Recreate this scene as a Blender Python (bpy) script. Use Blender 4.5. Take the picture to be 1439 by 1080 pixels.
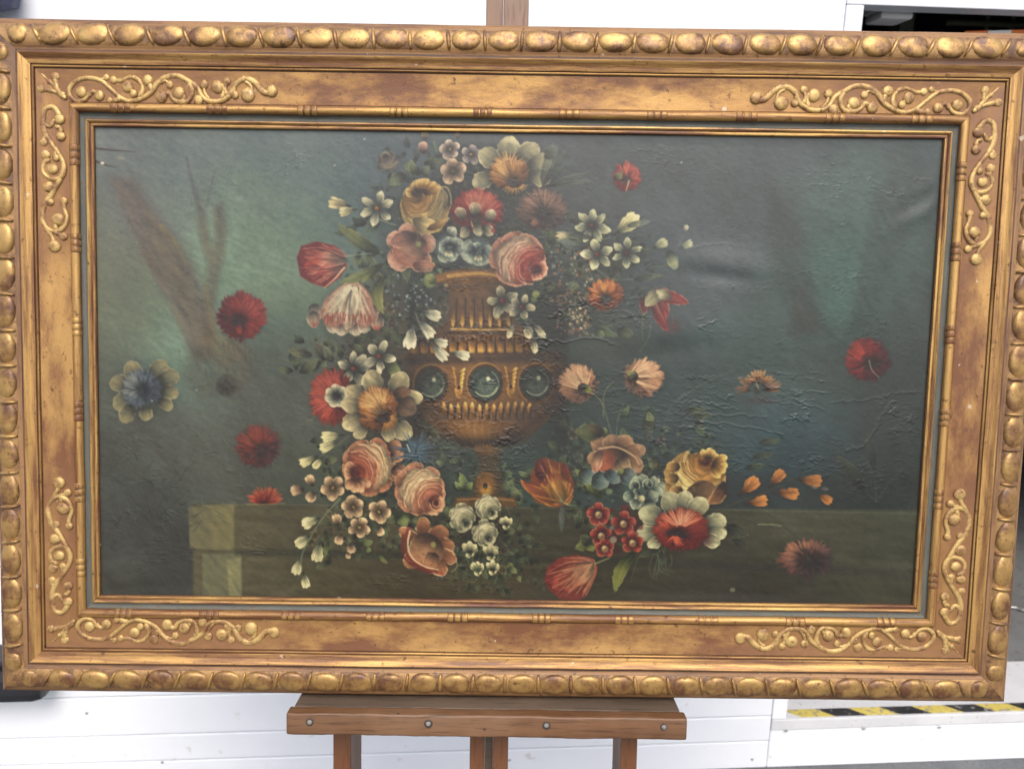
import bpy, bmesh, math, random
import numpy as np
from mathutils import Matrix, Vector

for o in list(bpy.data.objects):
    bpy.data.objects.remove(o, do_unlink=True)
scene = bpy.context.scene
COL = scene.collection
rad = math.radians

# ------------------------------------------------------------------ camera, sky, sun, exposure
FPX, CX, CY = 1119.0, 719.5, 540.0            # focal length and centre in photograph pixels
RCAM = np.array([[0.99985871, 0.01656912, 0.00283255],
                 [0.01630047, -0.99687078, 0.07734951],
                 [0.0041053, -0.07729241, -0.99700002]])    # picture axes seen by the camera
TCAM = np.array([0.0020074, -0.0182402, 1.1486707])
LEAN = rad(8.9)                                # the easel leans back
HX, HY = 0.6, 0.3375                           # half size of the sight opening, metres
CAMZ = 1.65
LW = np.array([[1, 0, 0], [0, math.sin(LEAN), -math.cos(LEAN)], [0, math.cos(LEAN), math.sin(LEAN)]])
cam_local = -RCAM.T @ TCAM
cam_off = LW @ cam_local
PIC = np.array([0.0, 0.0, CAMZ - cam_off[2]])   # centre of the picture in the world
CAMP = PIC + cam_off
cam = bpy.data.objects.new('camera', bpy.data.cameras.new('camera'))
COL.objects.link(cam)
A = LW @ RCAM.T
cm = np.eye(4); cm[:3, 0] = A[:, 0]; cm[:3, 1] = -A[:, 1]; cm[:3, 2] = -A[:, 2]; cm[:3, 3] = CAMP
cam.matrix_world = Matrix(cm.tolist())
cam.data.sensor_width = 36.0
cam.data.lens = FPX / 1439.0 * 36.0
cam.data.clip_start, cam.data.clip_end = 0.05, 500
cam.data.dof.use_dof = True
cam.data.dof.focus_distance = 1.15
cam.data.dof.aperture_fstop = 5.6
scene.camera = cam

SUN_EL, SUN_AZ = rad(50), rad(172)             # high and veiled, behind the camera
world = bpy.data.worlds.new('World'); scene.world = world; world.use_nodes = True
nt = world.node_tree; nt.nodes.clear()
wo = nt.nodes.new('ShaderNodeOutputWorld'); bg = nt.nodes.new('ShaderNodeBackground'); sk = nt.nodes.new('ShaderNodeTexSky')
sk.sky_type = 'NISHITA'; sk.sun_disc = False; sk.sun_elevation = SUN_EL; sk.sun_rotation = SUN_AZ
sk.air_density = 1.0; sk.dust_density = 4.0; sk.ozone_density = 1.0
bg.inputs['Strength'].default_value = 0.15
nt.links.new(sk.outputs[0], bg.inputs[0]); nt.links.new(bg.outputs[0], wo.inputs[0])
sl = bpy.data.lights.new('sun', 'SUN'); sl.energy = 1.0; sl.angle = rad(30); sl.color = (1.0, 0.96, 0.9)
sun = bpy.data.objects.new('sun', sl); COL.objects.link(sun)
# direction towards the sun: Nishita rotation is measured clockwise from +Y
sd = Vector((math.sin(SUN_AZ) * math.cos(SUN_EL), math.cos(SUN_AZ) * math.cos(SUN_EL), math.sin(SUN_EL)))
sun.rotation_euler = sd.to_track_quat('Z', 'Y').to_euler(); sun.location = (0, -3, 6)
scene.view_settings.view_transform = 'Standard'; scene.view_settings.look = 'None'
scene.view_settings.gamma = 1.0; scene.view_settings.exposure = 0.82

# ------------------------------------------------------------------ helpers
def px_dir(x, y):
    d = np.array([(x - CX) / FPX, (y - CY) / FPX, 1.0])
    return RCAM.T @ d                          # in picture axes

def loc(x, y, z=0.0):
    """photo pixel -> point (X right, Y up) of the plane z metres in front of the picture plane"""
    d = px_dir(x, y); k = (z - cam_local[2]) / d[2]
    p = cam_local + k * d
    return p[0], p[1]

def tag(o, label=None, cat=None, group=None, kind=None):
    if label: o['label'] = label
    if cat: o['category'] = cat
    if group: o['group'] = group
    if kind: o['kind'] = kind
    return o

def empty(name, matrix=None):
    o = bpy.data.objects.new(name, None); COL.objects.link(o); o.empty_display_size = 0.1
    if matrix is not None: o.matrix_world = matrix
    return o

def add_obj(name, me, mat=None, parent=None, mtx=None):
    o = bpy.data.objects.new(name, me); COL.objects.link(o)
    if mat is not None and not me.materials:
        for m in (mat if isinstance(mat, (list, tuple)) else [mat]): me.materials.append(m)
    if parent is not None: o.parent = parent
    if mtx is not None: o.matrix_local = mtx
    return o

def bm_mesh(name, bm, smooth=True):
    bmesh.ops.recalc_face_normals(bm, faces=bm.faces[:])
    me = bpy.data.meshes.new(name); bm.to_mesh(me); bm.free()
    if smooth:
        for p in me.polygons: p.use_smooth = True
    return me

def bev_box(bm, x0, x1, y0, y1, z0, z1, bev=0.0, segs=2):
    g = bmesh.ops.create_cube(bm, size=1.0)
    vs = g['verts']
    for v in vs:
        v.co.x = x0 + (v.co.x + .5) * (x1 - x0); v.co.y = y0 + (v.co.y + .5) * (y1 - y0); v.co.z = z0 + (v.co.z + .5) * (z1 - z0)
    if bev > 0:
        es = list({e for v in vs for e in v.link_edges})
        bmesh.ops.bevel(bm, geom=es, offset=bev, segments=segs, profile=.6, affect='EDGES')

def box_obj(name, dims, mat, parent=None, bev=0.002, mtx=None):
    bm = bmesh.new(); bev_box(bm, *dims, bev)
    me = bm_mesh(name, bm, smooth=False)
    return add_obj(name, me, mat, parent, mtx)

def catmull(pts, n=6):
    P = np.array(pts, float)
    if len(P) < 3:
        t = np.linspace(0, 1, n * max(1, len(P) - 1) + 1)[:, None]
        return P[0] * (1 - t) + P[-1] * t
    Q = np.vstack([2 * P[0] - P[1], P, 2 * P[-1] - P[-2]]); out = []
    for i in range(1, len(Q) - 2):
        for k in range(n):
            t = k / n
            out.append(.5 * ((2 * Q[i]) + (-Q[i-1] + Q[i+1]) * t + (2*Q[i-1] - 5*Q[i] + 4*Q[i+1] - Q[i+2]) * t*t + (-Q[i-1] + 3*Q[i] - 3*Q[i+1] + Q[i+2]) * t**3))
    out.append(P[-1]); return np.array(out)

# ---------------- node materials
def new_mat(name):
    m = bpy.data.materials.new(name); m.use_nodes = True
    return m, m.node_tree, m.node_tree.nodes['Principled BSDF']

def N(nt, typ, **kw):
    n = nt.nodes.new(typ)
    for k, v in kw.items(): setattr(n, k, v)
    return n

def noise(nt, vec, scale, detail=4.0, rough=.6, mapscale=None):
    if mapscale is not None:
        mp = N(nt, 'ShaderNodeMapping'); mp.inputs['Scale'].default_value = mapscale
        nt.links.new(vec, mp.inputs[0]); vec = mp.outputs[0]
    n = N(nt, 'ShaderNodeTexNoise'); n.inputs['Scale'].default_value = scale
    n.inputs['Detail'].default_value = detail; n.inputs['Roughness'].default_value = rough
    nt.links.new(vec, n.inputs['Vector']); return n.outputs['Fac']

def ramp(nt, fac, stops):
    r = N(nt, 'ShaderNodeValToRGB'); e = r.color_ramp.elements
    while len(e) < len(stops): e.new(.5)
    for i, (p, c) in enumerate(stops):
        e[i].position = p; e[i].color = (c, c, c, 1) if isinstance(c, (int, float)) else (*c, 1)
    nt.links.new(fac, r.inputs[0]); return r.outputs[0]

def mix(nt, fac, a, b, typ='MIX'):
    m = N(nt, 'ShaderNodeMix', data_type='RGBA', blend_type=typ)
    for s, v in ((0, fac), (6, a), (7, b)):
        if isinstance(v, bpy.types.NodeSocket): nt.links.new(v, m.inputs[s])
        else: m.inputs[s].default_value = v if s == 0 else (*v, 1)
    return m.outputs[2]

def bump(nt, h, dist, strength=1.0, nrm=None):
    b = N(nt, 'ShaderNodeBump'); b.inputs['Distance'].default_value = dist; b.inputs['Strength'].default_value = strength
    nt.links.new(h, b.inputs['Height'])
    if nrm is not None: nt.links.new(nrm, b.inputs['Normal'])
    return b.outputs[0]

def coords(nt, rnd=True):
    tc = N(nt, 'ShaderNodeTexCoord'); v = tc.outputs['Object']
    if rnd:
        oi = N(nt, 'ShaderNodeObjectInfo'); ml = N(nt, 'ShaderNodeMath', operation='MULTIPLY'); ml.inputs[1].default_value = 37.0
        nt.links.new(oi.outputs['Random'], ml.inputs[0])
        cb = N(nt, 'ShaderNodeCombineXYZ'); nt.links.new(ml.outputs[0], cb.inputs[0]); nt.links.new(ml.outputs[0], cb.inputs[1])
        ad = N(nt, 'ShaderNodeVectorMath', operation='ADD'); nt.links.new(v, ad.inputs[0]); nt.links.new(cb.outputs[0], ad.inputs[1]); v = ad.outputs[0]
    return v

def gold_mat(name, hi, lo, bole, wear=.5, stretch=(4, 30, 30), metal=.85, rough=.38, speck=.5, fine=1.0, tone=None):
    """water gilding rubbed through to red-brown bole; streaks run along the rail (local X)"""
    m, nt, bs = new_mat(name); v = coords(nt)
    big = noise(nt, v, 1.0, 5, .62, stretch)
    fin = noise(nt, v, 1.0, 6, .7, (stretch[0] * 5, stretch[1] * 3.2, stretch[2] * 3.2))
    spk = noise(nt, v, 420.0, 3, .6)
    c = mix(nt, ramp(nt, big, [(.30, 0.0), (.68, 1.0)]), lo, hi)
    s = N(nt, 'ShaderNodeMath', operation='MULTIPLY_ADD'); s.inputs[1].default_value = .55; nt.links.new(fin, s.inputs[0]); nt.links.new(big, s.inputs[2])
    wr = ramp(nt, s.outputs[0], [(.60 + .16 * (wear - .5), 1.0), (.80 + .2 * (wear - .5), 0.0)])
    c2 = mix(nt, wr, c, bole)
    sp = ramp(nt, spk, [(.30, 1.0), (.38, 0.0)])
    spm = N(nt, 'ShaderNodeMath', operation='MULTIPLY'); spm.inputs[1].default_value = speck; nt.links.new(sp, spm.inputs[0])
    c3 = mix(nt, spm.outputs[0], c2, tuple(x * .35 for x in bole))
    gr = noise(nt, v, 95.0, 4, .7); c3 = mix(nt, ramp(nt, gr, [(.30, .8), (.40, 0.0)]), c3, tuple(x * .45 for x in bole))
    chp = noise(nt, v, 60.0, 2, .5); c3 = mix(nt, ramp(nt, chp, [(.755, 0.0), (.77, .6)]), c3, (.50, .43, .34))
    if tone:                                   # brown toning wash brushed round the corner ornaments
        sx = N(nt, 'ShaderNodeSeparateXYZ'); tc = N(nt, 'ShaderNodeTexCoord'); nt.links.new(tc.outputs['Object'], sx.inputs[0])
        ab = N(nt, 'ShaderNodeMath', operation='ABSOLUTE'); nt.links.new(sx.outputs[0], ab.inputs[0])
        mr = N(nt, 'ShaderNodeMapRange'); mr.inputs[1].default_value, mr.inputs[2].default_value = tone; nt.links.new(ab.outputs[0], mr.inputs[0])
        wn = noise(nt, v, 1.0, 4, .6, (28, 34, 34)); wr2 = ramp(nt, wn, [(.28, .95), (.72, .25)])
        ml = N(nt, 'ShaderNodeMath', operation='MULTIPLY'); nt.links.new(mr.outputs[0], ml.inputs[0]); nt.links.new(wr2, ml.inputs[1])
        c3 = mix(nt, ml.outputs[0], c3, (.215, .105, .042))
    nt.links.new(c3, bs.inputs['Base Color'])
    mm = N(nt, 'ShaderNodeMath', operation='MULTIPLY_ADD'); mm.inputs[1].default_value = -.75 * metal; mm.inputs[2].default_value = metal
    nt.links.new(wr, mm.inputs[0]); nt.links.new(mm.outputs[0], bs.inputs['Metallic'])
    rr = N(nt, 'ShaderNodeMath', operation='MULTIPLY_ADD'); rr.inputs[1].default_value = .3; rr.inputs[2].default_value = rough - .12
    nt.links.new(fin, rr.inputs[0]); nt.links.new(rr.outputs[0], bs.inputs['Roughness'])
    h = N(nt, 'ShaderNodeMath', operation='MULTIPLY_ADD'); h.inputs[1].default_value = .5; nt.links.new(spk, h.inputs[0]); nt.links.new(fin, h.inputs[2])
    nt.links.new(bump(nt, h.outputs[0], .0009 * fine, .6), bs.inputs['Normal'])
    return m

GOLD_FRIEZE_L = gold_mat('gilded_frieze_long', (.41, .24, .08), (.25, .118, .038), (.135, .053, .019), .97, (6, 17, 17), metal=.45, rough=.46, tone=(.30, .40))
GOLD_FRIEZE_S = gold_mat('gilded_frieze_short', (.41, .24, .08), (.25, .118, .038), (.135, .053, .019), .97, (6, 17, 17), metal=.45, rough=.46, tone=(.12, .20))
GOLD_BAND = gold_mat('gilded_band', (.455, .275, .09), (.28, .138, .043), (.13, .052, .019), .82, (4, 80, 80), metal=.5, rough=.42)
GOLD_EGG = gold_mat('gilded_egg', (.41, .255, .088), (.25, .135, .046), (.105, .045, .021), .62, (24, 24, 24), metal=.5, rough=.36)
GOLD_SCROLL = gold_mat('gilded_scroll', (.50, .345, .13), (.36, .215, .073), (.17, .08, .033), .60, (45, 45, 45), metal=.4, rough=.46)
GOLD_SLIP = gold_mat('gilded_slip', (.48, .30, .095), (.27, .13, .042), (.105, .038, .018), .8, (5, 120, 120), metal=.5, rough=.36)
BOLE = gold_mat('dark_bole', (.12, .058, .027), (.07, .033, .017), (.04, .018, .011), .6, (8, 60, 60), metal=.1, rough=.55, speck=.2)
LILAC = gold_mat('bare_bole_edge', (.27, .145, .058), (.185, .092, .036), (.10, .044, .019), .5, (5, 50, 50), metal=.08, rough=.5)
SEAT = gold_mat('worn_egg_seat', (.34, .20, .075), (.20, .105, .04), (.09, .04, .02), .6, (30, 30, 30), metal=.3, rough=.45)

def paint_mat(name, c1, c2, scale=8, stretch=(1, 1, 1), rough=.6, spots=None, bmp=.0006):
    m, nt, bs = new_mat(name); v = coords(nt)
    n1 = noise(nt, v, scale, 6, .65, stretch)
    c = mix(nt, ramp(nt, n1, [(.32, 0.0), (.68, 1.0)]), c1, c2)
    if spots:
        n2 = noise(nt, v, spots[0], 3, .55)
        c = mix(nt, ramp(nt, n2, [(spots[1], 1.0), (spots[1] + .06, 0.0)]), c, spots[2])
    nt.links.new(c, bs.inputs['Base Color'])
    n3 = noise(nt, v, scale * 14, 5, .6, stretch)
    rr = N(nt, 'ShaderNodeMath', operation='MULTIPLY_ADD'); rr.inputs[1].default_value = .25; rr.inputs[2].default_value = rough - .12
    nt.links.new(n3, rr.inputs[0]); nt.links.new(rr.outputs[0], bs.inputs['Roughness'])
    if bmp: nt.links.new(bump(nt, n3, bmp, .7), bs.inputs['Normal'])
    return m

COVE = paint_mat('grey_green_cove', (.062, .066, .056), (.10, .102, .084), 9, (2, 14, 14), .62, (150, .36, (.10, .07, .04)))
WHITE = paint_mat('white_painted_metal', (.68, .71, .76), (.75, .775, .81), 2.2, (1, 1, 1), .4, (22, .27, (.60, .605, .61)), .0003)
WHITE_TRIM = paint_mat('grey_white_trim', (.50, .51, .53), (.60, .61, .62), 5, (1, 1, 1), .45, (60, .3, (.36, .36, .36)), .0003)
GREY_SEAM = paint_mat('grey_seam', (.55, .56, .58), (.62, .63, .65), 9, (1, 1, 1), .6)
BLACK = paint_mat('black_metal', (.010, .011, .014), (.02, .021, .026), 8, (1, 1, 1), .45)
NAVY = paint_mat('navy_metal', (.012, .018, .06), (.02, .028, .085), 8, (1, 1, 1), .45)
YELLOW = paint_mat('yellow_tape', (.48, .39, .08), (.60, .49, .13), 10, (1, 1, 1), .55, (55, .42, (.30, .27, .17)))
BLACKTAPE = paint_mat('black_tape', (.02, .02, .022), (.045, .045, .047), 14, (1, 1, 1), .5, (60, .33, (.22, .22, .20)))
ORANGE = paint_mat('orange_tape', (.72, .17, .03), (.80, .22, .05), 14)
TAPEWHITE = paint_mat('white_tape', (.74, .74, .74), (.8, .8, .8), 14)
CONCRETE = paint_mat('concrete_floor', (.115, .12, .122), (.175, .18, .178), 3.0, (1, 1, 1), .7, (40, .34, (.10, .10, .10)), .001)
ASPHALT = paint_mat('grey_paving', (.085, .092, .096), (.135, .143, .148), 5.0, (1, 1, 1), .8, (160, .38, (.07, .07, .07)), .003)
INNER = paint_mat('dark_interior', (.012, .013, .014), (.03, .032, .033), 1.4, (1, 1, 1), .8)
MACHINE = paint_mat('dull_green_paint', (.15, .16, .11), (.21, .22, .15), 7, (1, 1, 1), .5)
STEEL = paint_mat('dull_steel', (.30, .30, .30), (.42, .42, .41), 30, (1, 1, 1), .4)
STEEL.node_tree.nodes['Principled BSDF'].inputs['Metallic'].default_value = .8
BOLT = paint_mat('tarnished_bolt', (.14, .13, .12), (.24, .23, .21), 90, (1, 1, 1), .6)
RUST = paint_mat('dark_stain', (.025, .02, .017), (.06, .045, .035), 60, (1, 1, 1), .7)
PLASTIC = paint_mat('white_plastic', (.74, .75, .76), (.8, .81, .82), 8, (1, 1, 1), .3)

def wood_mat(name, c1, c2, c3, axis=0, rough=.5, holes=True):
    m, nt, bs = new_mat(name); v = coords(nt)
    st = [34.0, 34.0, 34.0]; st[axis] = 2.2
    g = noise(nt, v, 1.0, 7, .66, tuple(st)); st2 = [s * 7 for s in st]
    g2 = noise(nt, v, 1.0, 4, .6, tuple(st2)); big = noise(nt, v, 6.0, 4, .6)
    c = mix(nt, ramp(nt, g, [(.3, 0.0), (.7, 1.0)]), c1, c2)
    c = mix(nt, ramp(nt, big, [(.42, 0.0), (.7, .75)]), c, c3)
    c = mix(nt, ramp(nt, g2, [(.30, .7), (.46, 0.0)]), c, tuple(x * .45 for x in c1))
    if holes:
        vo = N(nt, 'ShaderNodeTexVoronoi'); vo.inputs['Scale'].default_value = 36.0; nt.links.new(v, vo.inputs['Vector'])
        hm = noise(nt, v, 9.0, 2, .5)
        a = ramp(nt, vo.outputs['Distance'], [(.05, 1.0), (.085, 0.0)]); b = ramp(nt, hm, [(.5, 0.0), (.56, 1.0)])
        ml = N(nt, 'ShaderNodeMath', operation='MULTIPLY'); nt.links.new(a, ml.inputs[0]); nt.links.new(b, ml.inputs[1])
        c = mix(nt, ml.outputs[0], c, (.012, .008, .006))
    nt.links.new(c, bs.inputs['Base Color']); bs.inputs['Roughness'].default_value = rough
    nt.links.new(bump(nt, g2, .0006, .6), bs.inputs['Normal'])
    return m
WOOD_X = wood_mat('worn_beech_board', (.07, .032, .014), (.145, .068, .029), (.195, .11, .06), 0)
WOOD_Y = wood_mat('brown_beech_upright', (.115, .042, .016), (.165, .066, .026), (.135, .062, .03), 1, .42, False)
WOOD_YG = wood_mat('greyed_beech_upright', (.15, .095, .068), (.215, .14, .10), (.25, .135, .08), 1, .6, False)
WOOD_D = wood_mat('dark_tray_wood', (.055, .040, .028), (.105, .078, .054), (.14, .10, .068), 0, .6, False)
CANVAS_GAIN = 0.46

# ------------------------------------------------------------------ the setting
def ground_mesh():
    bm = bmesh.new(); s = 150
    vs = [bm.verts.new(p) for p in ((-s, -s, 0), (s, -s, 0), (s, s, 0), (-s, s, 0))]; bm.faces.new(vs)
    return bm_mesh('ground', bm, False)
tag(add_obj('ground', ground_mesh(), ASPHALT), kind='structure')

# white clad wall: local X runs along it, local Z up, local -Y faces the camera
YAW = rad(4.0)
WALL_O = Vector((1.2128, 0.9612, 0.0))
WM = Matrix.Translation(WALL_O) @ Matrix.Rotation(YAW, 4, 'Z')
hall = empty('clad_building', WM)
tag(hall, 'white metal clad building with an open dark doorway behind the easel', 'building')
XL, XR, TOP = -3.6, 2.6, 3.1                      # extent of the wall
JL, JR, HEAD, STEP = -0.388, 1.35, 2.105, 0.165    # doorway
def plank(x0, x1, z0, z1, name='cladding_plank'):
    o = box_obj(name, (x0, x1, 0.0, .03, z0, z1), WHITE, hall, .004)
    return o
edges = [.0, .092, .176, .298] + [.298 + .13 * k for k in range(1, 23)]
random.seed(4)
for a, b in zip(edges[:-1], edges[1:]):
    g = .0012
    if b <= HEAD + .02:
        p = plank(XL, JL - .0436, a + g, b - g); p.location.y = random.uniform(-.0008, .0008)
        if a >= STEP: plank(JR + .045, XR, a + g, b - g)
    else:
        plank(XL, XR, max(a, HEAD + .052) + g, b - g)
box_obj('backing_sheet', (XL, JL - .046, .0302, .06, .001, TOP), GREY_SEAM, hall, 0)
box_obj('backing_sheet', (JR + .046, XR, .0302, .06, .001, TOP), GREY_SEAM, hall, 0)
box_obj('backing_sheet', (JL - .0455, JR + .0455, .0302, .06, HEAD + .053, TOP), GREY_SEAM, hall, 0)
for x0, x1 in ((JL - .043, JL), (JR, JR + .043)):
    box_obj('door_jamb', (x0, x1, -.003, .060, STEP + .001, HEAD), WHITE, hall, .003)
box_obj('door_head', (JL - .043, JR + .043, -.003, .060, HEAD + .001, HEAD + .05), WHITE, hall, .003)
box_obj('threshold', (JL - .0425, JR + .0425, -.004, .26, STEP - .035, STEP), WHITE_TRIM, hall, .003)
box_obj('skirting_panel', (JL - .0425, XR, 0.0, .10, .001, STEP - .037), WHITE, hall, .003)
def dome(r, h, seg=12, rings=4):
    bm = bmesh.new(); prev = None
    for i in range(rings + 1):
        a = i / rings * math.pi / 2
        rr, z = r * math.cos(a), h * math.sin(a)
        if i == rings:
            top = bm.verts.new((0, 0, h))
            for k in range(seg): bm.faces.new((prev[k], prev[(k + 1) % seg], top))
        else:
            ring = [bm.verts.new((rr * math.cos(2 * math.pi * k / seg), rr * math.sin(2 * math.pi * k / seg), z)) for k in range(seg)]
            if prev:
                for k in range(seg): bm.faces.new((prev[k], prev[(k + 1) % seg], ring[(k + 1) % seg], ring[k]))
            prev = ring
    return bm_mesh('dome', bm)
def wall_pt(x, y, yl=0.0):
    """photo pixel -> (along, up) on the wall"""
    d = LW @ px_dir(x, y); inv = WM.inverted()
    p0 = inv @ Vector(CAMP); dd = inv.to_3x3() @ Vector(d); k = (yl - p0.y) / dd.y
    p = p0 + k * dd; return p.x, p.z
rivet_me = dome(.0045, .0025, 10, 3); rivet_me.materials.append(STEEL)
for q in ((228, 1070), (122, 1001), (716, 1067), (1057, 1066), (1213, 1021), (1319, 1019), (1104, 1024)):
    s, z = wall_pt(*q)
    r = add_obj('rivet', rivet_me, None, hall); r.matrix_local = Matrix.Translation((s, -.0065 if q[1] < 1030 and q[0] > 1090 else -.0005, z)) @ Matrix.Rotation(rad(90), 4, 'X')
# the room behind the doorway
box_obj('room_floor', (-1.6, 3.2, .262, 4.6, STEP - .06, STEP - .004), CONCRETE, hall, 0)
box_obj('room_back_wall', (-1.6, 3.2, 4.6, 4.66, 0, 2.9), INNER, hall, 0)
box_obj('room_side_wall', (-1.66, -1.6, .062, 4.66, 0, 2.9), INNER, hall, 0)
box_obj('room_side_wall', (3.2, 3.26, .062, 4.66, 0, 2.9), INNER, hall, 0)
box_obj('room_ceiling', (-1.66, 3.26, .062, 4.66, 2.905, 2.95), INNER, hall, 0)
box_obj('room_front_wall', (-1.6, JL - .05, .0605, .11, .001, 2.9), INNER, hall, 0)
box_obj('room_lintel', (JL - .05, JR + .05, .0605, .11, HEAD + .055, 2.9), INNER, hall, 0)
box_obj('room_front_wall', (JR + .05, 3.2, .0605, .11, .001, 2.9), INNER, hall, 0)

# yellow and black warning tape on the threshold
tape = empty('hazard_tape', WM @ Matrix.Translation((JL, .0, STEP)))
tag(tape, 'yellow and black striped hazard tape along the doorway threshold', 'tape')
L = JR - JL - .01; w = .100; x = 0.006; k = 0
while x < L - w:
    bm = bmesh.new(); sl_ = .045
    pts = [(x + sl_, .004), (x + w + sl_ - .0006, .004), (x + w - .0006, .040), (x, .040)]
    pts = [(min(max(p[0], .004), L), p[1]) for p in pts]
    lo = [bm.verts.new((p[0], p[1], .0006)) for p in pts]; hi = [bm.verts.new((p[0], p[1], .0016)) for p in pts]
    bm.faces.new(hi); bm.faces.new(lo[::-1])
    for i in range(4): bm.faces.new((lo[i], lo[(i + 1) % 4], hi[(i + 1) % 4], hi[i]))
    add_obj('yellow_stripe' if k % 2 == 0 else 'black_stripe', bm_mesh('tape_stripe', bm, False), YELLOW if k % 2 == 0 else BLACKTAPE, tape)
    x += w; k += 1

# white bulkhead lamp under the lintel
ls0, lz0 = wall_pt(1224, 15, .118); ls1, lz1 = wall_pt(1275, 20, .118)
lamp = empty('bulkhead_lamp', WM @ Matrix.Translation(((ls0 + ls1) / 2, .118, (lz0 + lz1) / 2)))
tag(lamp, 'white oblong bulkhead lamp fixed inside the top of the doorway', 'lamp')
wdt = ls1 - ls0
box_obj('lamp_body', (-wdt / 2, wdt / 2, -.05, .05, -.004, .022), PLASTIC, lamp, .010)
box_obj('lamp_cover', (-wdt / 2 + .006, wdt / 2 - .006, -.044, .044, -.024, -.0042), PLASTIC, lamp, .009)
box_obj('mounting_bracket', (-.02, .02, -.0045, .02, .0222, 2.30 - (lz0 + lz1) / 2), BLACK, lamp, .001)
for sx in (-1, 1):
    add_obj('screw', dome(.003, .002, 8, 2), STEEL, lamp).matrix_local = Matrix.Translation((sx * wdt * .42, -.0505, .008)) @ Matrix.Rotation(rad(90), 4, 'X')

# dull green machine column and pipes further inside
def on_wall_y(x, y, yl): return wall_pt(x, y, yl)
s0, z0 = on_wall_y(1256, 36, 2.2); s1, z1 = on_wall_y(1276, 36, 2.2)
mach = empty('machine_column', WM @ Matrix.Translation(((s0 + s1) / 2, 2.2, STEP - .004)))
tag(mach, 'dull green machine column standing in the dark room', 'machine')
hw = (s1 - s0) / 2
box_obj('column', (-hw, hw, -.06, .06, .061, z0 + .05 - STEP), MACHINE, mach, .006)
box_obj('collar', (-hw * 1.5, hw * 1.5, -.09, .09, z0 - .16 - STEP, z0 - .09 - STEP), MACHINE, mach, .006)
box_obj('base_plate', (-hw * 3, hw * 3, -.16, .16, 0.001, .06), MACHINE, mach, .006)
def tube_mesh(pts, r, seg=10, name='tube', taper=None):
    bm = bmesh.new(); P = [Vector(p) for p in pts]; rings = []
    for i, p in enumerate(P):
        t = (P[min(i + 1, len(P) - 1)] - P[max(i - 1, 0)]).normalized()
        a = t.orthogonal().normalized() if i == 0 else (rings_a - t * rings_a.dot(t)).normalized()
        rings_a = a; b = t.cross(a); rr = r if taper is None else r * taper[i]
        rings.append([bm.verts.new(p + rr * (a * math.cos(2 * math.pi * k / seg) + b * math.sin(2 * math.pi * k / seg))) for k in range(seg)])
    for q, s in zip(rings[:-1], rings[1:]):
        for k in range(seg): bm.faces.new((q[k], q[(k + 1) % seg], s[(k + 1) % seg], s[k]))
    bm.faces.new(rings[0][::-1]); bm.faces.new(rings[-1])
    return bm_mesh(name, bm)
a0 = on_wall_y(1330, 29, 3.0); a1 = on_wall_y(1439, 38, 3.0)
pipe = empty('pipe_rack', WM @ Matrix.Translation(((a0[0] + a1[0]) / 2, 3.0, 2.904)))
tag(pipe, 'dull green pipe rack hanging from the ceiling inside the dark room', 'pipe rack')
hl = (a1[0] - a0[0]) / 2; zz = (a0[1] + a1[1]) / 2 - 2.904
add_obj('pipe', tube_mesh([(-hl, 0, zz), (0, 0, zz), (hl + .5, 0, zz)], .018), MACHINE, pipe)
add_obj('pipe', tube_mesh([(-hl * .5, .1, zz - .09), (hl * .3, .1, zz - .07), (hl + .4, .1, zz - .10)], .015), MACHINE, pipe)
for hx in (hl * .1, hl * .75): add_obj('hanger', tube_mesh([(hx, .02, zz - .12), (hx, .02, zz * .5), (hx, .02, -.001)], .012), MACHINE, pipe)

# orange and white barrier tape strung across the doorway
b0 = on_wall_y(1345, 44.5, .10); b1 = on_wall_y(1439, 42.0, .10)
bt = empty('barrier_tape', WM @ Matrix.Translation((b0[0], .10, b0[1])))
tag(bt, 'orange and white barrier tape strung high across the doorway', 'tape')
x, k = b0[0] * 0 + .02, 0
xe = JR - b0[0] - .002; slp = (b1[1] - b0[1]) / (b1[0] - b0[0])
while x < xe:
    x2 = min(x + .062, xe)
    bm = bmesh.new(); H_ = .03
    q = [(x, x * slp), (x2, x2 * slp)]
    vs = [(q[0][0], -.0004, q[0][1] - H_), (q[1][0], -.0004, q[1][1] - H_), (q[1][0], -.0004, q[1][1]), (q[0][0], -.0004, q[0][1])]
    fr = [bm.verts.new(p) for p in vs]; bk = [bm.verts.new((p[0], .0004, p[2])) for p in vs]
    bm.faces.new(fr); bm.faces.new(bk[::-1])
    for i in range(4): bm.faces.new((fr[i], bk[i], bk[(i + 1) % 4], fr[(i + 1) % 4]))
    add_obj('orange_stripe' if k % 2 == 0 else 'white_stripe', bm_mesh('barrier_stripe', bm, False), ORANGE if k % 2 == 0 else TAPEWHITE, bt)
    x = x2 + .0002; k += 1

# cable lying on the room floor
def room_floor_pt(x, y, z=STEP + .004):
    d = LW @ px_dir(x, y); k = (z - CAMP[2]) / d[2]; return Vector(CAMP + k * d)
cpts = [room_floor_pt(*q) for q in ((1400, 852), (1425, 853), (1445, 858), (1475, 856), (1520, 866))]
ce = catmull([tuple(p) for p in cpts], 6)
tag(add_obj('floor_cable', tube_mesh(ce.tolist(), .006, 8), STEEL), 'thin grey cable lying on the concrete floor inside the doorway', 'cable')

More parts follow.
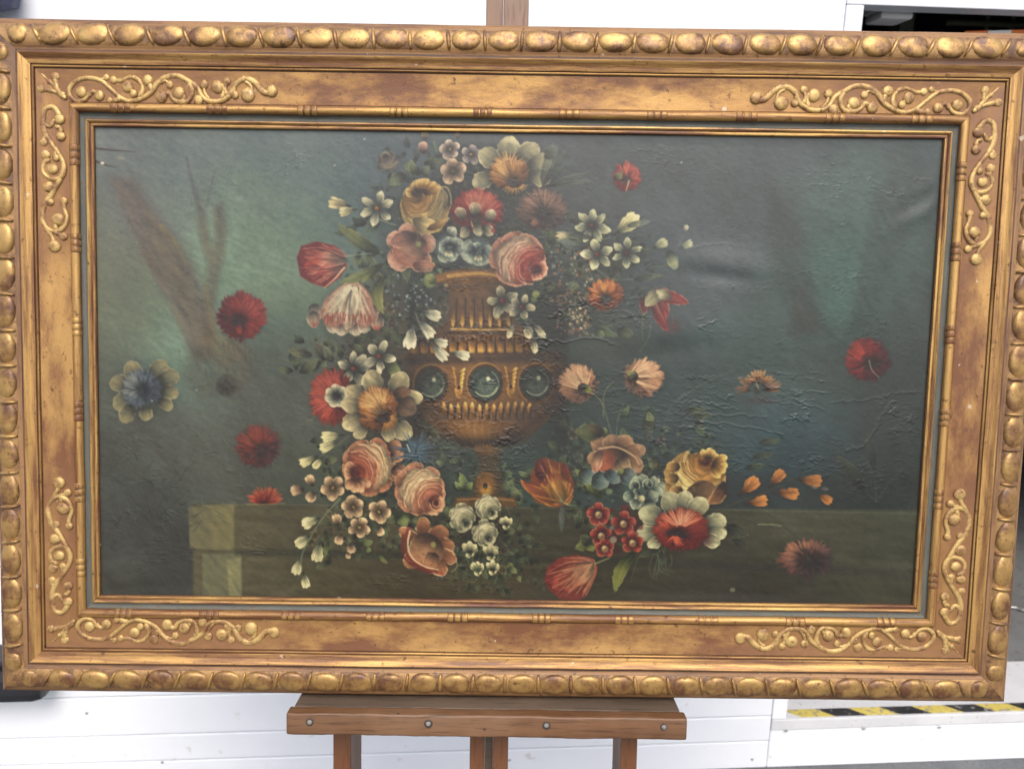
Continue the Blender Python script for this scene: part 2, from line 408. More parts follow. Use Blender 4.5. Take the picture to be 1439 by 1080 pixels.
# black box and an unidentified navy object at the left end of the wall
c0, cz = wall_pt(66, 983, -.08); c1, _ = wall_pt(-150, 983, -.08)
case = empty('wall_box', WM @ Matrix.Translation(((c0 + c1) / 2, -.0015, cz)))
tag(case, 'black rounded box fixed low on the white cladding behind the frame corner', 'box')
hw = (c0 - c1) / 2
box_obj('box_body', (-hw, hw, -.10, 0.0, 0.0, .10), BLACK, case, .03)
box_obj('box_lid', (-hw + .01, hw - .03, -.09, 0.0, .101, .12), BLACK, case, .008)
c0, cz = wall_pt(16, 14, -.08); c1, _ = wall_pt(-150, 14, -.08)
case = empty('navy_wall_object', WM @ Matrix.Translation(((c0 + c1) / 2, -.0015, cz)))  # unidentified dark blue object, added for the dark upper corner of the view
tag(case, 'dark blue rounded object added high on the white cladding', 'object')
hw = (c0 - c1) / 2
box_obj('housing', (-hw, hw, -.10, 0.0, 0.0, .16), NAVY, case, .045)
box_obj('mounting_plate', (-hw + .02, hw - .05, -.012, 0.0, .161, .22), NAVY, case, .004)

# ------------------------------------------------------------------ the framed painting
PM = np.eye(4); PM[:3, :3] = LW; PM[:3, 3] = PIC
PM = Matrix(PM.tolist())
picture = empty('framed_painting', PM)
tag(picture, 'dark floral still life painting in a wide carved gilt frame on an easel', 'painting')
mm = .001
# the old frame is slightly out of square
SHX, SHY = .0100, .0031
RACK = Matrix(((1, SHX, 0, 0), (SHY, 1, 0, 0), (0, 0, 1, 0), (0, 0, 0, 1)))
rng = np.random.default_rng(7)

def rail_profile():
    P = []                                                 # (offset outwards, height, material index of the strip that follows)
    P += [(10.6, -4, 2), (10.6, -.5, 2), (12, -1.2, 2), (15, -1.2, 2), (17.6, .2, 2), (18.3, 1.2, 1)]
    for i in range(9):
        a = math.pi * (1 - i / 8); P.append((24.4 + 6.1 * math.cos(a), 2.6 + 6.3 * math.sin(a), 0))
    P[-1] = (30.5, 2.2, 1)
    P += [(31.3, 2.0, 3)]
    for i in range(7): P.append((32 + 42 * i / 6, 2.6 + 3.0 * i / 6 - .8 * math.sin(math.pi * i / 6), 3))
    P[-1] = (74, 5.6, 1)
    P += [(74.4, 3.6, 1), (75.8, 3.6, 0), (76.2, 6.6, 0), (77.2, 7.4, 0), (78.4, 6.8, 1), (78.8, 5.2, 1), (79.8, 5.2, 0), (80.2, 7.6, 0),
          (82, 8.4, 0), (84, 8.4, 0), (87, 9.2, 0), (89.5, 10.8, 0), (91.5, 13, 0), (93.5, 13.6, 0), (94.6, 12.8, 1), (95.4, 10.0, 1), (98.6, 9.4, 4), (101, 10.6, 4), (103, 11.6, 4)]
    for i in range(1, 10):
        a = math.pi * (1 - i / 10); P.append((117.5 + 14.5 * math.cos(a), 9.0 - 2.4 * i / 10 + 5.2 * math.sin(a), 5))
    P += [(133.2, 6.4, 4), (141.5, 4.4, 4), (146.0, -1, 4), (148.6, -11, 4), (149.2, -29, 1), (147, -30, 1), (30, -30, 1), (20, -22, 1), (10.6, -22, 1)]
    K = 1.035
    P = [(o * K if o < 133 else o, z, m) for (o, z, m) in P]
    return P
SLIP = [(0, -12, 1), (0.2, -2.2, 0), (1.2, -.2, 0), (3.0, .5, 0), (4.8, 0.0, 1), (5.3, -.6, 0), (6.2, 1.2, 0), (8.2, 2.4, 0), (10.0, 2.0, 1), (10.5, -.2, 1), (10.5, -12, 1)]

def sweep(name, prof, half, nseg, gap=0.0, wob=.35, close=True):
    """a mitred rail: local X along, Y outwards from the sight edge, Z towards the viewer"""
    n = len(prof); ts = np.linspace(-1, 1, nseg + 1)
    ph = rng.uniform(0, 6.28, 6)
    V = []
    for t in ts:
        for (o, z, _) in prof:
            xx = t * (half + o * mm - gap)
            w1 = math.sin(xx * 9 + ph[0]) * .5 + math.sin(xx * 23 + ph[1]) * .3 + math.sin(xx * 61 + ph[2]) * .2
            w2 = math.sin(xx * 11 + ph[3] + o * .02) * .5 + math.sin(xx * 37 + ph[4] + o * .07) * .4
            fade = 1 - abs(t) ** 12
            V.append((xx, (o + wob * w1 * fade * (o > 1)) * mm, (z + wob * .8 * w2 * fade * (z > -10)) * mm))
    F, M = [], []
    cnt = n if close else n - 1
    for i in range(nseg):
        for j in range(cnt):
            j2 = (j + 1) % n
            F.append((i * n + j, i * n + j2, (i + 1) * n + j2, (i + 1) * n + j)); M.append(prof[j][2])
    F.append(tuple(range(n))[::-1]); M.append(1); F.append(tuple(nseg * n + k for k in range(n))); M.append(1)
    me = bpy.data.meshes.new(name); me.from_pydata(V, [], F); me.polygons.foreach_set('material_index', M)
    bm = bmesh.new(); bm.from_mesh(me); bmesh.ops.recalc_face_normals(bm, faces=bm.faces[:])
    for f in bm.faces: f.smooth = len(f.verts) == 4
    for e in bm.edges:
        if len(e.link_faces) == 2 and e.calc_face_angle(0) > rad(38): e.smooth = False
    bm.to_mesh(me); bm.free()
    return me

RAIL_MATS = [GOLD_BAND, BOLE, COVE, None, LILAC, SEAT]
SLIP_MATS = [GOLD_SLIP, BOLE]
# sides: name, rotation about the picture normal, half length, half distance to the opposite side, eggs
SIDES = [('top', 0, HX, HY, 28), ('bottom', 180, HX, HY, 30), ('left', 90, HY, HX, 18), ('right', -90, HY, HX, 18)]

def egg_mesh(seed, seg=14, rings=6):
    r = np.random.default_rng(seed); bm = bmesh.new(); prev = None
    ph = r.uniform(0, 6.28, 4); sx = r.uniform(.94, 1.04); sk = r.uniform(-.12, .12)
    for i in range(rings + 1):
        a = i / rings * math.pi / 2
        c, s = math.cos(a) ** .58, math.sin(a)
        pts = []
        for k in range(seg if i < rings else 1):
            b = 2 * math.pi * k / seg
            x = .0232 * sx * c * math.copysign(abs(math.cos(b)) ** .85, math.cos(b)); y = .0154 * c * math.sin(b)
            y *= 1 + sk * x / .02
            z = .0074 * s ** .9 + .0005 * math.sin(3 * b + ph[0]) * s
            pts.append(bm.verts.new((x, y, z)))
        if prev:
            if i < rings:
                for k in range(seg): bm.faces.new((prev[k], prev[(k + 1) % seg], pts[(k + 1) % seg], pts[k]))
            else:
                for k in range(seg): bm.faces.new((prev[k], prev[(k + 1) % seg], pts[0]))
        prev = pts
    return bm_mesh('egg', bm)
def dart_mesh(seed):
    r = np.random.default_rng(seed); bm = bmesh.new(); rows = []
    for i in range(9):
        t = i / 8; y = (-.0145 + .029 * t); w = .0036 * (math.sin(math.pi * (t * .86 + .07)) ** .6) * r.uniform(.9, 1.1); h = .0090 * math.sin(math.pi * (t * .8 + .12)) ** .7
        rows.append([bm.verts.new((w * math.cos(math.pi * k / 4), y, h * math.sin(math.pi * k / 4) - .001)) for k in range(5)])
    for a, b in zip(rows[:-1], rows[1:]):
        for k in range(4): bm.faces.new((a[k], a[k + 1], b[k + 1], b[k]))
    bm.faces.new(rows[0][::-1]); bm.faces.new(rows[-1])
    return bm_mesh('dart', bm)
EGGS = [egg_mesh(s) for s in range(5)]; DARTS = [dart_mesh(s + 50) for s in range(4)]
for e in EGGS + DARTS: e.materials.append(GOLD_EGG)

def knot_mesh():
    """three turned rings on the inner roll"""
    bm = bmesh.new(); rows = []
    for i in range(25):
        t = i / 24; x = (t - .5) * .030
        r = .0059 + .0013 * abs(math.sin(3 * math.pi * t)) ** .5 if 0 < i < 24 else .0052
        rows.append([bm.verts.new((x, r * math.cos(math.pi * k / 8), r * math.sin(math.pi * k / 8))) for k in range(9)])
    for a, b in zip(rows[:-1], rows[1:]):
        for k in range(8): bm.faces.new((a[k], a[k + 1], b[k + 1], b[k]))
    bm.faces.new(rows[0][::-1]); bm.faces.new(rows[-1])
    me = bm_mesh('knot', bm); me.materials.append(GOLD_BAND); me.materials.append(BOLE)
    for p in me.polygons:
        x = p.center.x / .030 + .5
        if min(abs(x - q) for q in (0, 1 / 3, 2 / 3, 1)) < .05: p.material_index = 1
    return me
KNOT = knot_mesh()

# ---- scrollwork: centre lines traced along the frieze, x away from the corner, y across it (0 outer .. 43 inner), millimetres
def zt(pts, x0=1142.0, y0=402.0): return [((x0 - p[0]) / 3.6 + 6, (p[1] - y0 + (1142 - p[0]) * .022) / 3.6) for p in pts]
H_STEMS = [
    ([(62, 478), (105, 474), (150, 432), (205, 414), (255, 440), (285, 495), (335, 527), (395, 530), (435, 508), (458, 468), (505, 438), (560, 414), (622, 420), (672, 452), (705, 495), (755, 528), (815, 546), (868, 532), (920, 492), (972, 452), (1035, 440), (1095, 452), (1140, 490), (1142, 528), (1105, 556), (1062, 546), (1040, 520)], 9, 5.5),
    ([(205, 425), (172, 450), (165, 490)], 6, 4), ([(255, 445), (262, 470), (258, 492)], 6, 4), ([(300, 500), (312, 470), (300, 432)], 8, 5),
    ([(330, 520), (318, 470), (345, 440), (372, 452)], 7, 5), ([(395, 525), (420, 490), (426, 452)], 6, 4), ([(430, 508), (448, 515), (455, 528)], 7, 5),
    ([(505, 440), (488, 480), (505, 528), (545, 540), (590, 528), (612, 500), (650, 515)], 8, 6), ([(545, 540), (530, 515), (552, 495)], 7, 6),
    ([(660, 450), (630, 440), (605, 456)], 6, 4), ([(705, 492), (712, 465), (724, 440)], 9, 5),
    ([(770, 530), (752, 480), (775, 440), (818, 428), (862, 446), (902, 446)], 8, 5), ([(790, 520), (800, 500), (832, 478)], 6, 4), ([(868, 532), (905, 545), (930, 545)], 9, 6),
    ([(985, 455), (965, 445), (945, 434)], 6, 4), ([(1040, 520), (1015, 505), (985, 522)], 7, 5)]
H_BALLS = [(62, 468, 29), (190, 492, 36), (258, 496, 20), (299, 430, 21), (352, 458, 30), (424, 450, 21), (455, 528, 24), (556, 498, 29), (652, 518, 28), (607, 458, 18), (724, 440, 25), (832, 474, 30), (800, 508, 18), (906, 445, 20), (930, 545, 16), (944, 434, 17), (1080, 510, 26), (985, 524, 25), (1038, 520, 14)]
# upright arm, traced on the left rail: x across (outer 168 .. inner 330), y away from the corner
def zv(pts): return [((p[1] - 520) / 3.6 + 5, (p[0] - 172) / 3.6) for p in pts]
V_STEMS = [
    ([(292, 592), (258, 541), (216, 552), (204, 605), (208, 660), (232, 712), (268, 765), (298, 822), (302, 872), (278, 912), (228, 910), (198, 876), (206, 830), (236, 815)], 9, 6),
    ([(205, 620), (235, 642), (262, 602)], 7, 5), ([(262, 640), (290, 650), (290, 690)], 7, 5), ([(222, 700), (205, 700), (205, 722)], 6, 5), ([(268, 765), (262, 790), (265, 803)], 6, 5), ([(215, 830), (212, 800)], 6, 6),
    ([(288, 905), (262, 955), (236, 1002), (205, 1046), (191, 1110), (196, 1150), (225, 1185), (262, 1192), (298, 1165), (315, 1115), (300, 1066), (300, 1032)], 9, 6),
    ([(262, 955), (240, 950), (224, 955)], 6, 6), ([(215, 1035), (228, 1030), (232, 1036)], 6, 5), ([(205, 1170), (240, 1225), (250, 1265)], 8, 5), ([(245, 1195), (275, 1205), (295, 1216)], 7, 5), ([(262, 1190), (255, 1150), (270, 1126)], 7, 6)]
V_BALLS = [(286, 602, 27), (290, 692, 24), (205, 724, 20), (213, 790, 24), (265, 804, 19), (246, 862, 27), (224, 956, 28), (232, 1038, 20), (300, 1030, 19), (270, 1128, 33), (250, 1271, 31), (296, 1217, 20)]
FLEUR = [([(0, 0), (-5, -8), (-7, -19)], 1.2, 2.4), ([(0, 0), (-9, -11), (-16, -17), (-24, -25)], 2.2, .7), ([(0, 0), (-11, -4), (-22, -6)], 1.2, 2.4), ([(7, 6), (0, 0), (-3, -3)], 1.6, 2.4)]
FL_BALLS = [(-6, -21, 5.8), (-24, -6, 5.8), (2, 1, 4.4), (-14, -15, 3.6)]

def scroll_mesh(stems, balls, conv, scale=1 / 3.6, seed=0):
    """half round ribbons and flattened drops, joined into one casting"""
    r = np.random.default_rng(seed); bm = bmesh.new()
    def ribbon(pts, w0, w1):
        P = catmull(conv(pts), 5); n = len(P); rows = []
        for i, p in enumerate(P):
            t = P[min(i + 1, n - 1)] - P[max(i - 1, 0)]; t /= (np.linalg.norm(t) + 1e-9); nn = np.array([-t[1], t[0]])
            k = i / (n - 1); w = (w0 * (1 - k) + w1 * k) * scale * (1 + .12 * math.sin(k * 17 + seed)) * (1.0 if 0 < i < n - 1 else .55)
            hgt = .42 * w + 1.0
            rows.append([bm.verts.new(((p[0] + nn[0] * w * c) * mm, (p[1] + nn[1] * w * c) * mm, (hgt * s - .6) * mm)) for c, s in [(math.cos(math.pi * q / 6), math.sin(math.pi * q / 6)) for q in range(7)]])
        for a, b in zip(rows[:-1], rows[1:]):
            for q in range(6): bm.faces.new((a[q], a[q + 1], b[q + 1], b[q]))
        bm.faces.new(rows[0][::-1]); bm.faces.new(rows[-1])
    for pts, w0, w1 in stems: ribbon(pts, w0 * 1.75, w1 * 2.0)
    for (x, y, rr) in balls:
        (cx, cy), = conv([(x, y)]); R_ = rr * scale * r.uniform(1.02, 1.16); prev = None; seg = 12
        for i in range(5):
            a = i / 4 * math.pi / 2
            if i == 4:
                top = bm.verts.new((cx * mm, cy * mm, (R_ * .26 + .7) * mm))
                for k in range(seg): bm.faces.new((prev[k], prev[(k + 1) % seg], top))
            else:
                ring = [bm.verts.new(((cx + R_ * math.cos(a) ** .7 * math.cos(6.2832 * k / seg)) * mm, (cy + R_ * math.cos(a) ** .7 * math.sin(6.2832 * k / seg)) * mm, ((R_ * .26 + 1.3) * math.sin(a) - .6) * mm)) for k in range(seg)]
                if prev:
                    for k in range(seg): bm.faces.new((prev[k], prev[(k + 1) % seg], ring[(k + 1) % seg], ring[k]))
                prev = ring
    return bm_mesh('scrollwork', bm)
H_ARM = scroll_mesh(H_STEMS, H_BALLS, zt); V_ARM = scroll_mesh(V_STEMS, V_BALLS, zv, seed=3)
FLEUR_ME = scroll_mesh(FLEUR, FL_BALLS, lambda p: [(q[0] * 1.12, q[1] * 1.12) for q in p], 1.0, 5)
for me_ in (H_ARM, V_ARM, FLEUR_ME): me_.materials.append(GOLD_SCROLL)

random.seed(11)
for side, rot, half, dist, neggs in SIDES:
    R = Matrix.Rotation(rad(rot), 4, 'Z') @ Matrix.Translation((0, dist, 0))
    me = sweep('frame_rail', rail_profile(), half, 120 if half > .5 else 70)
    for m in RAIL_MATS: me.materials.append(m or (GOLD_FRIEZE_L if half > .5 else GOLD_FRIEZE_S))
    rail = add_obj('frame_rail', me, None, picture, R); rail.matrix_parent_inverse = RACK
    sm = sweep('slip_rail', SLIP, half, 90, .0004, .2)
    for m in SLIP_MATS: sm.materials.append(m)
    add_obj('slip_rail', sm, None, picture, R).matrix_parent_inverse = RACK
    # egg and dart moulding
    full = half + .1225; pitch = 2 * full / neggs
    mir = 1 if side in ('top', 'left') else 1
    for i in range(neggs):
        xc = -full + pitch * (i + .5); u = xc / full
        if abs(xc) > full - .018: continue
        tw = -u * .30 if side in ('top', 'bottom') else -u * .10
        s = pitch / .0472
        Mx = Matrix.Translation((xc, .1225, .0088)) @ Matrix.Rotation(rad(-9), 4, 'X') @ Matrix.Rotation(tw * .5 + random.uniform(-.03, .03), 4, 'Z') @ Matrix.Diagonal((s * random.uniform(.94, 1.02), random.uniform(.95, 1.04), random.uniform(.88, 1.08), 1))
        if abs(xc) > full - .03: Mx = Mx @ Matrix.Diagonal((.62, .9, .9, 1))
        add_obj('egg', EGGS[random.randrange(5)], None, rail, Mx)
    for i in range(1, neggs):
        xc = -full + pitch * i; u = xc / full
        if abs(xc) > full - .022: continue
        tw = -u * .55 if side in ('top', 'bottom') else -u * .22
        Mx = Matrix.Translation((xc + random.uniform(-.001, .001), .1225, .0098)) @ Matrix.Rotation(rad(-9), 4, 'X') @ Matrix.Rotation(tw + random.uniform(-.05, .05), 4, 'Z') @ Matrix.Diagonal((random.uniform(.85, 1.15), 1.0, random.uniform(.85, 1.1), 1))
        add_obj('dart', DARTS[random.randrange(4)], None, rail, Mx)
    # triple knots on the inner roll
    ks = {'top': [loc(x, 156)[0] for x in (169, 304, 430, 558, 675, 796, 919, 1044, 1168, 1289)],
          'bottom': [-loc(x, 870)[0] for x in (180, 300, 414, 532, 647, 764, 880, 997, 1119, 1246)],
          'left': [loc(102, y)[1] for y in (217, 340, 457, 575, 688, 793)],
          'right': [-loc(1331, y)[1] for y in (244, 356, 472, 588, 702, 814)]}[side]
    for xk in ks:
        add_obj('knot', KNOT, None, rail, Matrix.Translation((xk, .02525, .0027)) @ Matrix.Diagonal((random.uniform(.9, 1.05), 1, 1, 1)))
    # two scroll arms and, on the long rails, the corner sprigs
    arm = H_ARM if half > .5 else V_ARM
    for sgn in (-1, 1):
        # arm local: x away from the corner, y from outer edge inwards
        sa = {('top', -1): .94, ('top', 1): 1.0, ('bottom', -1): .95, ('bottom', 1): .96}.get((side, sgn), .95)
        if half > .5: Mx = Matrix(((-sgn * sa, 0, 0, sgn * (half + .036)), (0, -1, 0, .0765), (0, 0, 1, .0042), (0, 0, 0, 1)))
        else: Mx = Matrix(((-sgn * sa, 0, 0, sgn * (half + .035)), (0, -1, 0, .0768), (0, 0, 1, .0042), (0, 0, 0, 1)))
        add_obj('scrollwork', arm, None, rail, Mx)
    if half > .5:
        for sgn in (-1, 1):
            # sprig: grows from the inner corner of the frieze outwards
            Mx = Matrix(((-sgn, 0, 0, sgn * (half + .043)), (0, -1, 0, .043), (0, 0, 1, .0042), (0, 0, 0, 1)))
            add_obj('corner_sprig', FLEUR_ME, None, rail, Mx)

# ------------------------------------------------------------------ the easel (same lean as the picture)
BOT = -(HY + .1512)                              # underside of the frame
# where the uprights, followed along the lean, meet the ground
k_ground = -(PIC[2]) / math.cos(LEAN)             # local Y of the ground at z = 0 plane
easel = empty('easel', PM @ Matrix.Translation((-.03, k_ground, -.06)))
tag(easel, 'brown wooden studio easel with a bolted picture ledge holding the gilt frame', 'easel')
E0 = Matrix.Translation((.03, -k_ground, .06))     # picture axes inside the easel
def ebox(name, x0, x1, y0, y1, z0, z1, mat, bev=.002, parent=None):
    return box_obj(name, (x0, x1, y0, y1, z0, z1), mat, parent or easel, bev, E0 if parent is None else None)
xa, _ = loc(402, 1010, .050); xb, _ = loc(966, 1012, .050)
ebox('ledge_tray', xa + .006, xb - .006, BOT - .013, BOT - .0005, -.055, .0275, WOOD_D, .0015)
def worn_board(name, x0, x1, y0, y1, z0, z1, mat, parent):
    """a board with rounded, knocked edges"""
    bm = bmesh.new(); bev_box(bm, x0, x1, y0, y1, z0, z1, .0032, 3)
    es = [e for e in bm.edges if abs(e.verts[0].co.x - e.verts[1].co.x) > .2]
    bmesh.ops.subdivide_edges(bm, edges=es, cuts=70, use_grid_fill=True)
    r = np.random.default_rng(5); ph = r.uniform(0, 6.28, 8)
    for v in bm.verts:
        if x0 + .004 < v.co.x < x1 - .004:
            n1 = math.sin(v.co.x * 31 + ph[0] + v.co.z * 60) * .5 + math.sin(v.co.x * 83 + ph[1] + v.co.y * 90) * .35 + r.uniform(-.3, .3)
            edge = (v.co.y > y1 - .004) or (v.co.y < y0 + .004)
            v.co.y += n1 * (.0007 if edge else .0002); v.co.z += (math.sin(v.co.x * 47 + ph[2]) + r.uniform(-.5, .5)) * (.0005 if edge else .00015)
    me = bm_mesh(name, bm, True)
    return add_obj(name, me, mat, parent, E0)
lb = worn_board('ledge_board', xa, xb, BOT - .0325, BOT - .0005, .0278, .050, WOOD_X, easel)
bolt = dome(.0036, .0026, 14, 4); stain = dome(.0062, .0006, 20, 2)
bolt.materials.append(BOLT); stain.materials.append(RUST)
for q in ((435, 1009), (602, 1014.5), (768, 1017), (933, 1017)):
    bx, by = loc(*q, .050)
    by = min(max(by, BOT - .021), BOT - .013)
    w_ = add_obj('bolt_washer', stain, None, lb); w_.matrix_local = Matrix.Translation((bx, by, .0502))
    b_ = add_obj('bolt', bolt, None, lb); b_.matrix_local = Matrix.Translation((bx, by, .0507))
x0, _ = loc(626, 1036, .02); x1, _ = loc(745, 1036, .02)
ebox('ledge_bracket', x0, x1, BOT - .0405, BOT - .0132, -.030, .027, WOOD_D, .002)
# slotted centre mast: two strips and the dark bar between them
xl, _ = loc(660, 1060, -.034); xr, _ = loc(714, 1060, -.034)
m0, _ = loc(680.5, 1060, -.034); m1, _ = loc(692.5, 1060, -.034)
y_lo = k_ground + .045
ebox('mast_strip', xl, m0, y_lo, BOT - .0135, -.062, -.034, WOOD_Y, .002)
ebox('mast_strip', m1, xr, y_lo, BOT - .0135, -.062, -.034, WOOD_Y, .002)
ebox('mast_slider', m0 + .0005, m1 - .0005, y_lo + .02, BOT - .0135, -.061, -.052, WOOD_D, .001)
# upper mast seen above the frame
tl, _ = loc(683, 20, -.034); tr, _ = loc(743, 20, -.034); tmid = tl + (tr - tl) * .40
ebox('mast', tl, tmid - .0004, BOT - .013, HY + .62, -.060, -.034, WOOD_YG, .0025)
ebox('mast', tmid + .0004, tr, BOT - .013, HY + .62, -.062, -.036, WOOD_YG, .0025)
# side uprights: narrow and deep
for (pa, pb) in ((468, 493), (872, 895.5)):
    u0, _ = loc(pa, 1055, -.034); u1, _ = loc(pb, 1055, -.034)
    ebox('leg', u0, u1, k_ground + .046, BOT + .30, -.058, -.034, WOOD_Y, .002)
    ebox('leg_back', u0 + .002, u1 - .002, k_ground + .046, BOT + .30, -.135, -.0583, WOOD_YG, .002)
    yb = (PM @ Vector((0, k_ground, -.08))).y
    ft = box_obj('foot', (u0 - .012, u1 + .012, yb - .26, yb + .34, .0005, .055), WOOD_X, easel, .004)
    ft.matrix_local = (PM @ Matrix.Translation((-.03, k_ground, -.06))).inverted()
u0, _ = loc(468, 1055, -.034); u1, _ = loc(895.5, 1055, -.034)
ebox('cross_rail', u0 - .01, u1 + .01, k_ground + .20, k_ground + .26, -.170, -.1355, WOOD_X, .003)
ebox('cross_rail', u0 - .01, u1 + .01, BOT + .20, BOT + .26, -.170, -.1355, WOOD_X, .003)
bc = (xl + xr) / 2
ebox('mast_block', bc - .03, bc + .03, BOT + .19, BOT + .27, -.135, -.0625, WOOD_Y, .003)
ebox('mast_block', bc - .03, bc + .03, k_ground + .19, k_ground + .27, -.135, -.0625, WOOD_Y, .003)

# ------------------------------------------------------------------ the painted canvas
MARG = .006                                        # canvas runs on under the slip
GW, GH = 1120, 634
SXP = (GW - 1) / (2 * (HX + MARG)); SYP = (GH - 1) / (2 * (HY + MARG))
ZC = -.004
SC = SXP * .00101                                  # grid steps for one photograph pixel
def T(p):
    x, y = loc(p[0], p[1], ZC); x, y = x - SHX * y, y - SHY * x
    return np.array([(x + HX + MARG) * SXP, (HY + MARG - y) * SYP])
IMG = np.zeros((GH, GW, 3), np.float32)
HGT = np.zeros((GH, GW), np.float32)
prng = np.random.default_rng(21)
U = prng.uniform
def C(*c): return np.array(c, np.float32)
def lerp(a, b, t): return a + (b - a) * t
def smooth(x): x = np.clip(x, 0, 1); return x * x * (3 - 2 * x)
def aniso(sa, sp, ang, seed):
    """unit-variance noise, correlation lengths sa along / sp across the direction ang (degrees)"""
    r = np.random.default_rng(seed); w = r.standard_normal((GH, GW)).astype(np.float32)
    fy = np.fft.fftfreq(GH)[:, None]; fx = np.fft.rfftfreq(GW)[None, :]; a = math.radians(ang)
    u = fx * math.cos(a) + fy * math.sin(a); v = -fx * math.sin(a) + fy * math.cos(a)
    n = np.fft.irfft2(np.fft.rfft2(w) * np.exp(-2 * np.pi ** 2 * (sa * sa * u * u + sp * sp * v * v)), s=(GH, GW))
    return (n / n.std()).astype(np.float32)
PX = np.empty((GH, GW), np.float32); PY = np.empty((GH, GW), np.float32)   # photograph pixel of every grid point
_x = np.linspace(-HX - MARG, HX + MARG, GW); _y = np.linspace(HY + MARG, -HY - MARG, GH)
_P = np.stack(np.broadcast_arrays(_x[None, :] + SHX * _y[:, None], _y[:, None] + SHY * _x[None, :], ZC), -1) @ RCAM.T + TCAM
PX[:] = CX + FPX * _P[..., 0] / _P[..., 2]; PY[:] = CY + FPX * _P[..., 1] / _P[..., 2]

def window(lo, hi, pad):
    x0 = max(int(lo[0] - pad), 0); x1 = min(int(hi[0] + pad) + 2, GW); y0 = max(int(lo[1] - pad), 0); y1 = min(int(hi[1] + pad) + 2, GH)
    if x1 <= x0 or y1 <= y0: return None
    yy, xx = np.mgrid[y0:y1, x0:x1].astype(np.float32)
    return (slice(y0, y1), slice(x0, x1)), xx, yy
def put(sl, col, al, relief=0.0):
    al = al[..., None]; IMG[sl] = IMG[sl] * (1 - al) + col * al
    if relief: HGT[sl] += relief * al[..., 0]

SH0 = .40
EDGEN = aniso(2.5, 1.6, 35, 12)
def petal(b, t, w, c0, c1, c2=None, bend=0.0, e=1.0, q=.6, rim=None, rw=1.3, st=.10, a=1.0, side=0.0, soft=1.6, relief=.3):
    """one brush-shaped petal from b to t (photo pixels), half width w; colours from base to tip"""
    if c2 is None: c2 = c1
    b, t = T(b), T(t); w = w * SC; d = t - b; L = np.hypot(*d) + 1e-6; d /= L; n = np.array([-d[1], d[0]])
    W_ = window(np.minimum(b, t), np.maximum(b, t), w * (1.2 + abs(bend)) + 2)
    if W_ is None: return
    sl, xx, yy = W_
    u = ((xx - b[0]) * d[0] + (yy - b[1]) * d[1]) / L; v = ((xx - b[0]) * n[0] + (yy - b[1]) * n[1]) / w
    uc = np.clip(u, 0, 1); v = v - bend * 4 * uc * (1 - uc)
    hw = np.sin(np.pi * np.clip(uc, 1e-4, .9999) ** e) ** q
    edge = np.minimum((hw - np.abs(v)) * w, np.minimum(u, 1 - u) * L * 2 + .6)
    edge = edge + EDGEN[sl] * min(.55, w * .10)
    al = smooth(edge / soft + .3) * a * (1 - .10 * np.clip(EDGEN[sl], 0, 2))
    k = uc[..., None]
    col = np.where(k < .5, lerp(c0, c1, smooth(k * 2)), lerp(c1, c2, smooth(k * 2 - 1)))
    if st:
        f1, f2 = U(5, 8), U(11, 17); ph = U(0, 6.28, 2)
        vv = v / (hw + .15)
        s_ = np.sin(vv * f1 + ph[0] + uc * 2) * .6 + np.sin(vv * f2 + ph[1] - uc * 3) * .4
        col = col * (1 + st * s_ * (.4 + .6 * np.sin(np.pi * uc)))[..., None]
    sd_ = side if side else U(-.22, .22)
    col = col * (SH0 + (1.08 - SH0) * smooth(uc * 1.15))[..., None]
    if w > 3: col = col * (1 - .16 * np.clip(np.abs(v), 0, 1) ** 2)[..., None]
    if True: side = sd_
    if side: col = col * (1 + side * np.clip(v, -1, 1))[..., None]
    if rim is not None:
        rr = np.exp(-((edge - .7) / (rw * SC)) ** 2) * smooth(uc * 2.2 - .3)
        rr = rr * np.clip(.62 + .5 * EDGEN[sl] + .35 * np.sign(side) * v, 0, 1)
        col = lerp(col, np.minimum(rim * 1.06, 255), (rr * .95)[..., None])
    put(sl, np.clip(col, 0, 255), al, relief)

def line(pts, w, c, a=1.0, w1=None, relief=.35):
    P = np.array([T(p) for p in catmull(pts, 6)]); w0 = w * SC; w1 = w0 if w1 is None else w1 * SC
    W_ = window(P.min(0), P.max(0), max(w0, w1) + 2)
    if W_ is None: return
    sl, xx, yy = W_; best = np.full(xx.shape, 1e9, np.float32); m = len(P) - 1
    for i in range(m):
        d = P[i + 1] - P[i]; l2 = d @ d + 1e-9
        t = np.clip(((xx - P[i][0]) * d[0] + (yy - P[i][1]) * d[1]) / l2, 0, 1)
        dist = np.hypot(xx - P[i][0] - t * d[0], yy - P[i][1] - t * d[1]) - (w0 + (w1 - w0) * (i + t) / m)
        best = np.minimum(best, dist)
    put(sl, c, smooth(.5 - best) * a, relief)

def dab(cx, cy, rx, ry, c, a=1.0, soft=.5, rot=0.0, relief=0.0):
    p = T((cx, cy)); rx *= SC; ry *= SC; R_ = max(rx, ry) * 1.25
    W_ = window(p - R_, p + R_, 2)
    if W_ is None: return
    sl, xx, yy = W_; r = math.radians(rot); dx, dy = xx - p[0], yy - p[1]
    q = np.hypot((dx * math.cos(r) + dy * math.sin(r)) / rx, (-dx * math.sin(r) + dy * math.cos(r)) / ry)
    put(sl, c, smooth((1.12 - q) / max(soft, .04)) * a, relief)

def pol(cx, cy, r, ang, sx=1.0, sy=1.0): return (cx + math.cos(math.radians(ang)) * r * sx, cy + math.sin(math.radians(ang)) * r * sy)
def halo(cx, cy, rx, ry, a=.5): dab(cx + 1.5, cy + 2.5, rx * 1.28, ry * 1.28, C(30, 32, 26), a * .75, .85)
def jit(c, s=.08): return np.clip(c * U(1 - s, 1 + s), 0, 255)

